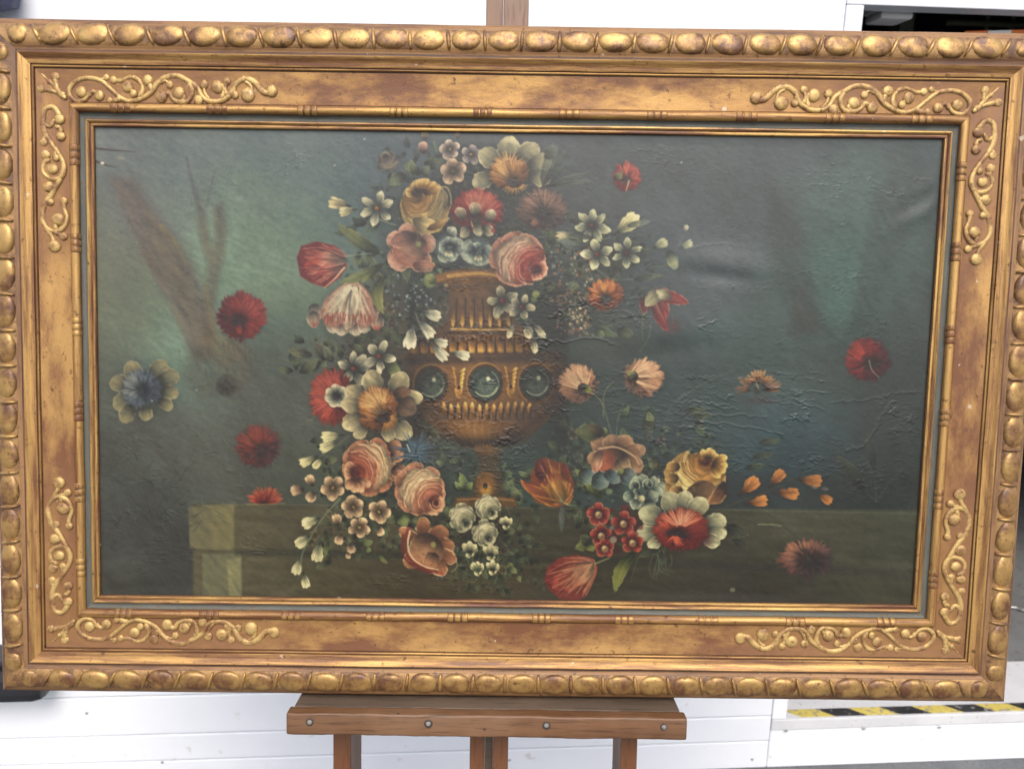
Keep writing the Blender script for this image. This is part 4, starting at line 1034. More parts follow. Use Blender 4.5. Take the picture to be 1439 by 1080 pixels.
# ---- upper bouquet
CR, CR2, CRD = C(196,192,160), C(222,216,186), C(120,126,104)
for (x, y, r) in ((597,190,8),(643,189,6)): petal((x, y + r), (x, y - r), r * .75, C(120,108,84), C(170,152,122), C(186,168,140), e=1, q=.5, a=.9)
petal((596,216),(594,198),8, C(140,106,96), C(186,148,136), C(198,170,156), q=.5, rim=C(214,190,176)); line([(610,200),(614,212)], 2, C(110,130,90), .8); line([(608,214),(612,228)], .8, C(90,110,80), .7)
blossom(632,210,15,C(176,158,150),C(208,196,182),C(170,150,80),5,1,-100); blossom(662,217,15,C(150,140,144),C(190,180,176),C(190,160,90),5,.95,-80); blossom(637,240,20,C(180,154,132),C(212,190,166),C(130,110,60),5,1,-95)
line([(640,255),(650,262),(658,262)], .8, C(90,104,84), .6)
rose(545,226,15,14,(542,220),C(72,62,62),C(110,98,86),C(150,142,116),lobes=6,a=.75,cr=.5)
leaf((590,246),(568,230),8,C(70,86,60),C(118,132,86),.1,.9); leaf((582,246),(577,224),6,C(80,96,66),C(130,142,96),0,.9); leaf((572,246),(546,260),9,C(70,84,66),C(124,134,98),.2,.9); leaf((590,244),(604,234),5,C(80,92,66),C(120,130,90),0,.8)
# fringed flower with cream ring
ringpetals(715,240,[(678,254,12),(688,222,14),(716,209,15),(743,215,14),(760,228,13),(760,250,12)],C(120,122,96),C(184,182,146),C(214,208,176))
carnation(715,241,28,25,C(86,54,30),C(178,118,54),C(226,182,110),c=(722,257),lit=-120,n=170,hole=(723,257,13,8,C(56,52,48)),w=2.0)
for k in range(16): an = U(200, 340); line([pol(715, 236, 12, an), pol(715, 238, 26, an + U(-8, 8))], .8, jit(C(230,192,124), .1), .8, .3)
for an in range(20, 150, 12): line([pol(723, 257, 11, an, 1.1, .75), pol(722, 256, 19, an + U(-6, 6), 1.1, .9)], 1.1, jit(C(212,160,84), .12), .85, .4)
for (t, w_) in (((812,219),6),((832,241),4),((822,254),4),((800,205),5),((778,198),8),((846,250),3)): leaf((762,262), t, w_, C(52,64,56), C(84,98,82), U(-.3, .3), .65)
leaf((765,222),(785,203),9,C(72,84,70),C(110,120,94),.1,.7)
# yellow rose
rose(596,288,34,38,(586,272),C(70,52,34),C(186,140,66),C(226,206,140),C(176,150,90),9,1,.44,20)
for an in (-80, -55, -35, -100): petal(pol(590, 276, 6, an), pol(598, 276, 25, an), 7, C(150,96,46), C(206,154,70), C(232,196,112), e=1.3, q=.5, rim=C(238,214,140), rw=1)
petal((604,318),(630,262),11,C(150,132,86),C(110,104,80),C(110,106,86),bend=-.3,a=.35); line([(628,304),(634,284),(630,266),(621,263),(614,276)], .9, C(204,186,130), .85); petal((580,308),(616,318),13,C(214,186,112),C(232,214,150),C(206,160,84),bend=.4,rim=C(236,220,160))
petal((600,322),(632,306),6,C(200,136,60),C(214,162,78),C(190,170,110),bend=.3)
narcissus(530,293,25,-80,6,C(128,136,112),C(212,214,184),C(232,230,204),C(196,130,50)); line([(532,308),(548,314),(556,316)], 1.0, C(150,160,130), .7)
bud((500,291),(461,283),7,C(112,126,100),C(212,200,156)); bud((505,293),(476,299),6.5,C(120,132,104),C(206,202,160)); line([(505,293),(512,295)], .8, C(90,104,86), .7)
# red fringed carnation with pale petals on it
carnation(670,296,37,32,C(96,24,26),C(186,48,44),C(230,128,104),c=(668,308),lit=-70,n=240,w=2.2)
for k in range(40): an = U(-130, -40); line([pol(668, 304, 12, an), pol(669, 300, U(26, 35), an)], .8, jit(C(232,134,108), .12), .7, .3)
for (x, y, an) in ((648,302,-110),(667,296,-90),(688,305,-60),(672,320,80),(655,324,130),(684,322,40)):
    petal(pol(x, y, 9, an + 180), pol(x, y, 12, an), 8, C(110,112,88), C(170,168,134), C(204,200,170), e=1.2, q=.5, rim=C(224,220,196), rw=.9)
line([(664,318),(662,310)], 1.3, C(210,212,170), .8, .5); dab(693, 324, 4, 4, C(176,40,34), .8, .6)
# dusky carnation
carnation(762,294,38,31,C(58,48,44),C(116,88,74),C(164,132,110),c=(764,300),lit=-100,n=170,a=.9,w=1.8); line([(758,282),(762,298)], 1.0, C(60,62,54), .8)
petal((752,322),(750,308),6,C(120,80,64),C(176,124,100),C(150,110,90),a=.7)
# small red
carnation(880,248,21,22,C(92,30,28),C(180,50,40),C(222,104,80),c=(882,254),lit=-50,n=70,w=2.6); leaf((862,252),(876,240),5,C(70,90,60),C(116,136,80),.2,.9); line([(884,254),(880,268)], 1.2, C(206,190,150), .8, .6); dab(878, 252, 5, 7, C(44,40,36), .6, .9)
# peach rose lower left
for (x, y, w_, an) in ((553,330,15,-150),(575,326,15,-100),(603,338,14,-20),(560,365,18,140),(600,366,16,50)): petal(pol(577, 350, 4, an), pol(577, 350, 37, an), w_, C(120,78,66), C(176,128,108), C(198,156,136), e=1.3, q=.48, rim=C(222,190,170), rw=1.2)
petal((598,338),(556,366),26,C(206,160,128),C(204,156,132),C(160,104,88),bend=.05,q=.5,rim=C(226,196,172)); petal((586,330),(548,342),12,C(140,98,84),C(170,124,108),C(150,104,92),rim=C(214,180,160)); petal((580,372),(612,372),9,C(176,120,98),C(206,158,132),C(170,120,100),bend=.3,rim=C(226,190,160))
for k in range(7): line([pol(588, 340, 24 + k * 2.4, a_, 1.05, .95) for a_ in (60, 90, 120, 150, 175)], .8, jit(C(150,92,78), .15), .55, .4)
dab(588, 343, 5, 5, C(150,160,100), .8, .7); dab(600, 350, 7, 8, C(170,112,92), .7, .8)
# blue white pair
for (cx, cy, r) in ((631,345,23),(672,351,25)):
    dab(cx, cy + 4, r, r, C(92,112,108), .85, .5)
    for k in range(13): an = U(0, 360); rr = U(.2, .75) * r; petal(pol(cx, cy + 3, rr * .4, an), pol(cx, cy + 3, rr + r * .35, an), r * .36, C(96,118,114), jit(C(148,168,156), .12), jit(C(186,198,180), .1), e=1.2, q=.5, rim=C(214,220,202), rw=.9, a=.9)
    for an in (60, 90, 120): petal((cx, cy + 6), pol(cx, cy + 6, 11, an), 3, C(210,214,176), C(226,226,190), C(200,206,176))
petal((630,332),(640,320),9,C(150,168,156),C(186,198,182),C(206,212,192),q=.5,rim=C(222,226,208))
# main pink rose
rose(730,366,39,38,(752,378),C(122,26,30),C(206,96,82),C(228,196,168),C(196,140,118),10,1,.40,0)
for k in range(5): r = 22 + k * 1.2; an = 150 + U(-50, 60); line([pol(748, 376, r, an - 18), pol(748, 376, r * 1.03, an), pol(748, 376, r, an + 18)], 1.2, jit(C(236,208,180), .06), .6, .4)
for k in range(10): an = 180 + U(-70, 70); line([pol(750, 377, 15, an), pol(750, 377, 18, an + 30)], 2.0, jit(C(196,52,48), .15), .8, .6)
for an in (-30, 0, 30, 60, 90): petal(pol(754, 378, 2, an), pol(754, 378, 16, an), 6, C(150,50,46), C(206,120,98), C(226,176,150), e=1.3, q=.5, rim=C(234,196,170), rw=.9)
# red tulip and red tipped tulip
tulip_body((485,366),[(417,362),(423,346),(445,339),(470,345),(484,358),(485,375),(478,390),(458,404),(438,398),(422,388)],C(96,30,34),C(190,60,52),C(220,186,156)); 0 and tulip((485,366),[(424,350,15,.3,.5),(417,372,20,.05,.7),(428,392,16,-.2,.45),(440,344,14,.3,.2),(450,400,12,-.25,.6)],C(96,30,34),C(186,56,50),C(220,186,156)); petal((487,367),(440,364),15,C(226,214,186),C(222,170,146),C(190,70,60),a=.95,st=.28,e=.8); petal((486,372),(446,384),11,C(220,200,172),C(206,120,104),C(170,52,50),a=.85,st=.25,e=.8); fold([(484,362),(452,350),(424,352)],C(90,28,32),C(214,150,130)); fold([(484,372),(456,378),(420,378)],C(96,30,32),C(220,160,140)); line([(484,376),(470,392),(456,404)], 1.4, C(222,180,156), .9, .6)
line([(485,360),(510,357),(538,354)], 1.1, C(140,156,128), .8, .7)
halo(488,438,40,34,.4)
for (x, y, w_, an) in ((442,438,11,120),(440,448,10,100),(528,452,11,70),(522,440,10,60)): petal((x, y - 12), (x + 2, y + 12), w_, C(150,150,128), C(190,170,150), C(170,80,68), q=.5, rim=C(212,208,186), a=.9)
for (x, y) in ((468,462),(500,466),(512,462),(480,466)): petal((x, y - 14), (x, y + 6), 10, C(160,120,104), C(196,180,158), C(206,196,176), q=.5, rim=C(218,214,194), a=.9)
tulip_body((496,399),[(496,399),(476,403),(457,420),(450,440),(456,456),(470,461),(486,452),(494,440),(500,452),(508,462),(522,456),(527,440),(522,418),(510,402)],C(150,84,72),C(192,176,152),C(206,208,184),90)
line([(495,402),(492,420),(490,446)], 1.4, C(96,106,104), .8, .8)
for (x0, x1) in ((488,462),(492,472),(498,500),(502,514)):
    for k in range(4): line([(x0 + U(-4, 4), 404), ((x0 + x1) / 2 + U(-6, 6), 424), (x1 + U(-8, 8), U(436, 448))], 1.3, jit(C(216,214,188), .06), .55, .5)
for k in range(26): x = U(456, 522); line([(x, U(438, 448)), (x + U(-2, 2), U(450, 460))], 1.2, jit(C(184,66,54), .15), .6, .4)
leaf((534,356),(474,314),10,C(80,92,62),C(128,134,82),-.25,.9); leaf((540,370),(477,397),8,C(84,96,66),C(136,142,84),-.5,.9); leaf((538,387),(540,442),9,C(96,108,66),C(148,150,82),1.0,.95); leaf((524,378),(505,400),3,C(110,120,76),C(140,146,90),0,.8)
for k in range(34):
    x, y = U(542, 602), U(390, 442); an = U(0, 360); petal((x, y), pol(x, y, U(4, 8), an), U(2, 3.2), C(66,80,86), jit(C(112,130,136), .2), jit(C(158,172,172), .15), a=U(.5, .95))
dab(604, 394, 10, 11, C(120,136,84), .9, .4); leaf((612,398),(598,386),7,C(90,106,62),C(160,168,108),.1,.8); leaf((612,384),(622,378),4,C(110,126,90),C(146,158,120),0,.8); dab(627, 401, 4, 3, C(150,150,110), .8, .6)
for (b, t, w_) in (((588,436),(620,446),8),((585,445),(609,474),8),((582,447),(574,491),8.5),((602,476),(630,484),7),((600,478),(629,506),7),((629,494),(661,501),6.5)): bud(b, t, w_, C(110,124,112), C(212,212,186))
line([(584,440),(592,462),(602,480)], .9, C(110,126,116), .8)
for (b, t, w_, c) in (((440,500),(402,492),7,C(120,118,86)),((452,508),(424,522),9,C(124,126,92)),((462,506),(440,480),9,C(104,96,76)),((468,510),(455,486),7,C(122,126,96)),((420,524),(448,504),8,C(110,114,84))): leaf(b, t, w_, c * .7, c, .1, .85)
narcissus(497,518,25,-88,5,C(120,126,104),C(204,202,172),C(226,222,198),C(150,70,40)); narcissus(533,501,24,-62,5,C(128,132,108),C(206,204,176),C(228,224,200),C(160,72,40)); narcissus(497,518,25,-50,2,C(120,126,104),C(196,196,166),C(220,216,192),C(150,70,40))
leaf((542,512),(564,526),9,C(90,104,66),C(136,146,92),-.1,.95)

# ---- right hand sprays
narcissus(832,317,26,-88,7,C(96,106,92),C(176,182,148),C(212,214,190),C(110,60,44)); narcissus(840,358,25,-100,5,C(126,136,112),C(204,208,172),C(226,226,200),C(130,56,40)); narcissus(881,356,23,-84,6,C(110,120,102),C(188,194,160),C(216,218,194),C(110,60,48))
bud((858,333),(898,303),12,C(110,124,98),C(214,210,160),stem=(845,337)); petal((880,318),(914,311),5,C(90,104,92),C(120,132,118),C(110,122,112),a=.8)
bud((914,350),(938,338),7,C(110,122,100),C(172,178,144),.85,stem=(900,350)); bud((952,350),(974,340),5.5,C(104,118,100),C(170,178,150),.8); petal((940,352),(950,378),9,C(120,134,112),C(170,180,148),C(150,162,134),q=.5,a=.85); bud((960,330),(966,316),3.5,C(90,104,92),C(176,178,160),.7); line([(952,350),(960,332)], .7, C(90,104,90), .6)
leaf((838,335),(776,333),5,C(76,90,76),C(116,128,100),.4,.8); bud((812,328),(780,332),4,C(110,120,96),C(196,186,150),.8); leaf((830,346),(780,336),6,C(84,98,90),C(124,138,126),-.3,.8)
line([(838,378),(860,392),(890,392),(934,387)], 1.6, C(100,112,86), .6, .8); leaf((890,392),(930,386),5,C(70,84,66),C(100,112,84),.2,.6); line([(905,385),(920,375),(936,366)], 1, C(80,94,80), .5)
for k in range(46):
    x, y = U(770, 830), U(345, 400); r = U(1.5, 4)
    if U(0, 1) < .75: petal((x, y), pol(x, y, r * 2, U(0, 360)), r * .8, C(90,96,100), jit(C(140,148,144), .2), jit(C(176,180,164), .15), a=U(.4, .9))
    else: dab(x, y, 2, 2, C(190,110,56), .8, .6)
carnation(850,414,27,24,C(84,46,30),C(180,96,42),C(220,146,70),c=(851,419),lit=-95,n=80,hole=(852,420,7,7,C(50,60,58)),w=2.8)
for k in range(90):
    x, y = U(778, 826), U(408, 472); x += (y - 440) * .25; dab(x, y, U(1.6, 3), U(1.6, 3), jit(C(120,112,84) if U(0, 1) < .5 else C(140,92,76), .25), U(.3, .7), .6)
for k in range(26): x, y = U(800, 828), U(432, 462); dab(x, y, 1.6, 1.6, jit(C(214,204,172), .1), U(.5, .9), .6); 
for (x, y) in ((812,452),(822,458),(806,440),(802,456),(816,444)): dab(x, y, 3.6, 3.6, C(120,104,80), .7, .3); dab(x - 1, y - 1, 1.4, 1.4, C(220,210,180), .8, .6)
tulip((916,412),[(930,412,9,0,.3),(904,440,10,.2,.1),(946,424,11,-.3,.9),(938,446,13,.05,.95),(968,426,9,-.2,.8),(938,466,9,.2,.6)],C(96,36,38),C(184,46,44),C(196,196,160),a=.95); petal((938,410),(906,430),11,C(196,192,156),C(170,172,136),C(150,156,124),bend=.4,a=.9); petal((944,420),(922,408),8,C(190,176,140),C(206,204,168),C(176,180,146),a=.9); dab(944, 458, 16, 14, C(120,40,42), .35, .9)
leaf((835,460),(868,472),6,C(60,76,56),C(100,112,74),.1,.7); leaf((868,462),(890,470),10,C(64,76,58),C(96,104,72),.1,.6); leaf((835,466),(850,472),6,C(80,100,66),C(112,130,84),0,.7)
# narcissi hanging over the urn
narcissus(706,423,24,-100,5,C(118,122,100),C(196,194,164),C(222,218,194),C(160,56,44)); narcissus(733,432,20,-70,5,C(122,124,100),C(196,192,160),C(222,216,190),C(150,70,50)); dab(753, 413, 6, 6, C(140,150,86), .9, .5); dab(750, 421, 5, 5, C(110,126,74), .8, .6)
for (b, t, w_) in (((724,450),(714,476),5),((740,452),(744,476),6.5),((748,454),(766,474),5.5),((750,474),(752,497),5.5)): petal(b, t, w_, C(120,124,100), C(196,192,156), C(216,210,178), e=1.7, q=.6, rim=C(228,222,196)); line([(736,444), b], .8, C(110,116,84), .7)

# ---- left hand side
carnation(340,444,36,35,C(84,36,36),C(150,48,46),C(196,78,70),c=(337,450),lit=-35,n=230,w=2.2); petal((336,452),(337,470),5,C(150,50,40),C(196,66,50),C(170,60,46),a=.8); dab(320, 450, 16, 22, C(76,40,42), .4, .9)
ringpetals(200,545,[(168,540,12),(172,565,12),(188,522,13),(222,520,13),(237,530,12),(238,552,10),(178,582,11),(204,580,9),(232,568,9)],C(110,108,82),C(158,152,116),C(188,182,142),.9)
carnation(198,546,31,29,C(70,76,82),C(104,114,118),C(154,162,156),c=(200,548),lit=-160,n=130,a=.9,w=1.8); dab(212, 556, 12, 12, C(72,72,76), .4, .9)
carnation(318,541,17,17,C(62,60,52),C(84,82,70),C(98,96,82),lit=-60,n=50,a=.5,w=1.6); line([(285,545),(300,536),(314,540)], .8, C(96,92,72), .5)
carnation(362,626,34,32,C(70,44,40),C(120,50,42),C(170,70,50),c=(368,634),lit=-130,n=150,a=.8,w=2); dab(372, 628, 14, 12, C(74,48,42), .5, .9)
for k in range(46): an = U(-172, -8); L = U(14, 31); petal((371, 708), pol(371, 708, L, an, 1, .95), 2.2, C(150,54,40), jit(C(196,64,44), .15), C(214,96,62), e=1.3, a=.85)
line([(345,708),(372,708),(400,707)], .9, C(160,140,96), .6)
carnation(466,557,33,41,C(92,30,26),C(176,56,44),C(214,100,78),c=(474,560),lit=-170,n=230,w=2.0)
for k in range(60): an = U(110, 285); line([pol(474, 558, 17, an, 1, 1.1), pol(468, 557, U(27, 33), an, 1, 1.22)], .9, jit(C(206,84,66), .15), .7, .3)
for an in (-150, -100, -45, 10, 60, 115, 165): petal(pol(473, 556, 2, an), pol(473, 556, 17, an), 7.5, C(110,118,100), C(170,172,146), C(200,198,172), e=1.2, q=.5, rim=C(218,216,194), rw=.9)
# orange fringed flower
ringpetals(533,573,[(524,538,15),(500,553,13),(494,568,12),(560,538,14),(581,560,11),(496,592,13),(506,606,9),(566,603,13),(545,610,9)],C(116,112,84),C(184,176,138),C(212,204,168))
petal((556,560),(584,580),16,C(110,74,48),C(120,92,68),C(110,90,72),a=.85); petal((552,552),(578,550),9,C(150,96,50),C(140,92,56),C(110,80,58),a=.8)
carnation(530,573,29,33,C(82,48,26),C(176,108,48),C(226,178,108),c=(542,588),lit=-125,n=240,w=2.0)
for k in range(50): an = U(175, 320); line([pol(534, 572, U(6, 14), an), pol(530, 572, U(20, 30), an)], .8, jit(C(228,180,110), .1), .75, .3)
dab(537, 588, 15, 5.5, C(52,34,22), .85, .7, -25); 
for an in range(-30, 120, 10): line([pol(543, 588, 7, an), pol(543, 590, 16, an)], 1.2, jit(C(206,140,64), .12), .8, .4)
for (b, t, w_) in (((487,610),(451,614),6.5),((481,618),(449,631),6.5),((450,639),(421,652),6.5),((456,641),(440,657),5.5)): bud(b, t, w_, C(110,122,92), C(210,204,156))
line([(490,612),(470,628),(448,642)], .8, C(100,112,80), .8)
# peach rose
rose(518,656,38,40,(500,663),C(130,40,30),C(204,112,80),C(232,206,158),C(194,132,94),9,1,.44,10)
for k in range(5): r = 26 + k * 1.3; an = -30 + U(-55, 55); line([pol(502, 664, r, an - 16), pol(502, 664, r * 1.03, an), pol(502, 664, r, an + 16)], 1.2, jit(C(236,210,164), .06), .55, .4)
for (x, y, an) in ((560,640,20),(562,662,30),(556,626,-30)): petal(pol(x, y, 12, an + 180), pol(x, y, 8, an), 11, C(150,92,68), C(200,140,104), C(206,150,116), q=.48, rim=C(222,180,144), side=.15)
for an in (40, 70, 100, 130): petal(pol(500, 668, 4, an), pol(502, 668, 24, an), 7, C(176,90,64), C(214,156,116), C(228,190,146), e=1.3, q=.5, rim=C(236,206,164), rw=.9)
# blue cornflower
for k in range(150): an = U(0, 360); r = U(8, 34); c = lerp(C(48,60,70), C(96,130,146), U(0, 1)); line([pol(584, 634, r * .3, an), pol(584, 634, r, an + U(-12, 12), 1.1, .95)], U(.6, 1.3), c, .7, .3)
line([(572,624),(576,634)], 1.0, C(190,206,206), .8)
rose(592,689,35,37,(609,706),C(110,38,32),C(200,124,92),C(226,200,158),C(190,134,102),9,1,.42,15)
for k in range(5): r = 20 + k * 1.6; an = 215 + U(-50, 50); line([pol(606, 702, r, an - 16), pol(606, 702, r * 1.03, an), pol(606, 702, r, an + 16)], 1.1, jit(C(234,212,170), .06), .6, .4)
line([pol(614, 707, 10, a_) for a_ in range(-60, 200, 30)], 2.0, C(226,172,128), .8, 1); line([pol(613, 707, 5, a_) for a_ in range(-20, 240, 30)], 1.5, C(216,150,110), .8, .7)
# small blossoms and buds
PB, PL = C(178,148,116), C(216,192,152)
for (x, y, r) in ((468,685,18),(496,712,18),(533,719,17),(505,741,16)): blossom(x, y, r, PB, PL, C(190,150,60))
for (x, y, r, an) in ((418,688,10,170),(436,675,9,-120),(438,697,9,120),(473,730,9,-100),(534,746,7,60),(477,757,8,110),(493,770,8,90),(489,780,5,90)):
    for s in (-28, 28, 0): petal(pol(x, y, r, an + 180), pol(x, y, r, an + s), r * .55, C(128,104,76), jit(PB), jit(PL), e=1.2, q=.5, rim=C(226,206,170), rw=.8)
for (b, t, w_) in (((455,725),(424,738),9),((440,750),(415,767),8.5),((450,754),(444,790),9),((424,778),(414,808),6.5),((425,800),(431,827),6.5)): bud(b, t, w_, C(116,128,96), C(208,206,164))
line([(478,700),(458,722),(440,748),(424,780),(424,802)], 1.4, C(120,130,98), .8, .9)
for (b, t, w_) in (((505,765),(524,760),6),((512,768),(522,774),5),((528,775),(545,792),3.5),((462,760),(456,785),4),((562,722),(572,738),8),((575,720),(566,736),6)): leaf(b, t, w_, C(80,98,58), C(136,150,88), .2, .85)
# peach poppy
for (x, y, w_, an) in ((572,752,10,-140),(593,741,12,-90),(617,752,16,-50),(624,770,14,-10),(628,783,11,20),(617,795,13,60),(580,785,14,140)): petal(pol(600, 770, 5, an), pol(x, y, 15, an), w_, C(84,46,30), C(140,88,58), C(176,118,80), e=1.2, q=.48, rim=C(236,204,160), rw=1.3)
petal((606,750),(588,794),27,C(150,98,66),C(206,152,108),C(170,112,76),bend=-.1,q=.45,st=.06,rim=C(230,194,150)); petal((612,776),(600,800),12,C(170,112,76),C(196,140,98),C(170,110,74),q=.5,rim=C(216,172,130))
line([(574,742),(568,765),(576,785),(592,797),(614,804)], 2.6, C(150,54,40), .8, 2.0); line([(576,746),(573,766),(580,784),(598,796),(616,800)], 1.3, C(230,206,170), .9, .7); line([(566,752),(566,778),(582,796),(606,806)], 2, C(120,48,36), .7, 1.4)
dab(609, 765, 4.5, 5.5, C(150,156,86), .9, .6); dab(620, 805, 4, 3, C(196,70,50), .8, .6); line([(641,786),(642,796),(634,804)], .8, C(150,150,120), .6)
# white roses
for (x, y, r) in ((686,713,19),(650,728,20),(682,749,19)):
    rose(x, y, r * .95, r, (x + 5, y + 7), C(52,58,48), C(156,156,122), C(212,208,172), C(170,172,138), 7, 1, .46, 0)
    for k in range(4): rr = r * (.5 + .12 * k); an = 235 + U(-45, 45); line([pol(x + 4, y + 6, rr, an - 30), pol(x + 4, y + 6, rr * 1.04, an), pol(x + 4, y + 6, rr, an + 30)], 1.0, jit(C(220,216,180), .06), .75, .4)
for (x, y, r) in ((711,733,9),(660,771,11),(689,775,11),(671,797,10),(692,796,10)):
    for s in (150, 205, -50, 55, 0): petal(pol(x, y, r * .55, 90 - s * .1), pol(x, y, r * U(.9, 1.1), s - 90), r * .55, C(110,116,82), C(186,184,140), C(212,208,168), q=.5, rim=C(222,218,184), rw=.7)
for k in range(22): x, y = U(655, 705), U(760, 815); an = U(40, 140); line([(x, y), pol(x, y, U(6, 14), an)], .9, jit(C(84,104,62), .25), .7, .4)
for (b, t) in (((710,790),(722,796)),((716,794),(726,806)),((726,806),(732,818))): leaf(b, t, 4, C(90,104,56), C(140,146,84), .1, .8)
for (b, t, w_) in (((655,690),(646,664),6),((655,690),(664,676),5),((648,690),(640,676),5)): leaf(b, t, w_, C(80,100,56), C(134,152,88), .1, .9)
leaf((628,652),(610,648),4,C(110,124,90),C(146,156,114),0,.7)

# ---- flame tulip and the flowers on the parapet
tulip_body((790,706),[(744,690),(746,665),(757,645),(767,642),(778,648),(790,649),(800,662),(807,680),(804,700),(792,711),(770,711),(752,704)],C(84,28,22),C(188,104,34),C(226,178,76),120)
petal((790,706),(731,673),8,C(206,130,50),C(170,84,34),C(150,60,44),bend=-.7,rim=C(214,140,70))
0 and tulip((790,704),[(732,674,8,-.6,.7),(802,652,12,-.5,.2),(806,676,12,-.4,.6),(757,646,19,.35,.2),(776,660,20,.05,.65),(790,656,13,-.15,.5),(768,642,10,.1,.1)],C(84,28,22),C(188,104,34),C(222,168,70),edge=C(206,130,56))
for k in range(46): x, y = U(758, 802), U(652, 676); line([(790 + U(-5, 5), 698), (lerp(790, x, .5) + U(-4, 2), 682), (x, y)], 1.0, jit(lerp(C(226,176,72), C(150,60,26), U(0, 1)), .1), .55, .4)
for k in range(26): x = U(750, 770); line([(x + 8, U(670, 682)), (x, U(646, 662))], 1.0, jit(C(96,34,28), .2), .6, .4)
petal((790,706),(774,664),15,C(240,206,110),C(226,160,60),C(150,64,30),a=.85,st=.3,e=.75); petal((762,676),(758,644),9,C(150,60,30),C(104,36,30),C(78,26,30),a=.85,st=.3); petal((797,676),(792,650),7,C(160,70,30),C(116,40,30),C(96,34,30),a=.7,st=.3)
line([(760,654),(770,672),(788,700)], .6, C(196,170,130), .7); line([(788,702),(796,708),(802,710)], 1.2, C(170,170,130), .8, .6); line([(733,676),(748,694),(788,704)], 1.6, C(206,130,50), .7, .8)
petal((791,694),(789,748),5,C(190,200,196),C(130,144,140),C(90,102,94),a=.5,st=0,soft=3)
leaf((846,700),(808,658),10,C(86,104,54),C(146,158,78),.25,.95)
for (x, y, w_, an) in ((836,624,12,-130),(858,618,14,-90),(884,622,14,-60),(900,634,12,-20),(832,642,11,160),(896,655,15,30),(880,664,12,60)): petal(pol(862, 640, 6, an), pol(x, y, 8, an), w_, C(84,66,54), C(156,116,88), C(170,132,102), e=1.2, q=.48, rim=C(206,170,136), rw=1.1, a=.95)
petal((872,636),(838,656),17,C(206,150,106),C(206,110,80),C(190,90,66),q=.42,st=.06,rim=C(222,180,140)); petal((846,632),(836,664),9,C(206,150,118),C(214,166,134),C(196,120,92),bend=.3,rim=C(228,194,160)); petal((868,644),(880,662),13,C(150,128,98),C(176,150,114),C(150,126,96),rim=C(206,182,146)); line([(842,630),(866,628),(890,640),(898,652)], 1.6, C(214,186,146), .8, .8)
for (x, y, w_) in ((826,668,12),(845,674,14),(862,668,10),(884,668,13)): petal((x - 12, y - 6), (x + 10, y + 8), w_, C(62,84,86), C(110,136,134), C(140,156,142), q=.48, rim=C(176,188,170), a=.85)
leaf((868,668),(876,658),4,C(100,120,60),C(150,164,90),0,.9); dab(856, 690, 6, 5, C(120,134,90), .8, .5)
dab(903, 692, 34, 24, C(78,96,84), .8, .5)
for k in range(24): an = U(0, 360); r = U(6, 30); petal(pol(903, 692, r * .5, an, 1.05, .75), pol(903, 692, r + 8, an + U(-14, 14), 1.0, .72), U(5, 9), C(82,104,94), jit(C(140,160,140), .12), jit(C(178,190,162), .1), q=.48, rim=C(206,212,184), rw=.9, a=.85)
for (x, y) in ((892,682),(910,680)): line([pol(x, y, 7, a_) for a_ in range(150, 400, 30)], 1.1, C(196,206,180), .8, .6)
petal((896,706),(904,696),6,C(170,170,130),C(206,204,160),C(190,190,150)); petal((912,704),(926,692),8,C(120,144,130),C(170,186,164),C(150,170,150),rim=C(206,212,186))
rose(978,672,44,40,(994,648),C(92,44,24),C(198,144,62),C(228,206,134),C(184,142,70),9,1,.42,0)
for k in range(5): r = 24 + k * 1.5; an = 165 + U(-50, 50); line([pol(990, 652, r, an - 16), pol(990, 652, r * 1.03, an), pol(990, 652, r, an + 16)], 1.3, jit(C(232,212,146), .06), .6, .4)
for an in (10, 35, 60, -20): petal(pol(998, 650, 3, an), pol(1000, 650, 24, an), 7, C(140,82,36), C(196,144,66), C(226,196,110), e=1.3, q=.5, rim=C(234,210,140), rw=.9)
petal((960,700),(1016,694),16,C(150,110,60),C(116,82,52),C(130,96,60),bend=-.5,a=.9,rim=C(206,170,100)); petal((1018,676),(996,708),11,C(96,60,40),C(120,80,52),C(140,96,60),bend=-.5,rim=C(214,186,130)); line([(996,708),(1012,706),(1020,696)], 1, C(196,150,96), .7)
for (x, y) in ((942,672),(948,690),(944,656)): petal((x + 12, y), (x - 8, y), 9, C(150,104,44), C(186,140,66), C(200,162,88), q=.48, rim=C(222,190,120))
# red fringed flower with cream ring
ringpetals(957,740,[(914,724,14),(944,707,14),(962,704,12),(980,713,14),(1005,733,13),(1008,748,11),(909,748,12),(1000,760,10),(920,762,9)],C(110,118,94),C(186,188,152),C(214,212,180))
carnation(957,743,41,31,C(78,24,20),C(164,48,34),C(216,100,70),c=(952,750),lit=-110,n=300,w=2.1)
for k in range(70): an = U(205, 335); r0 = U(5, 14); line([pol(957, 742, r0, an, 1.2, .9), pol(957, 741, U(22, 32), an, 1.2, .9)], .9, jit(lerp(C(226,130,96), C(232,196,160), U(0, 1) if abs(an - 270) < 35 else 0), .08), .75, .3)
dab(946, 749, 18, 9, C(44,26,20), .85, .8); dab(990, 758, 16, 16, C(92,30,30), .4, .9)
for k in range(22): an = U(20, 160); line([pol(948, 752, 3, an), pol(950, 752, U(10, 18), an, 1.0, 1.0)], 1.1, jit(C(206,84,56), .15), .85, .4)
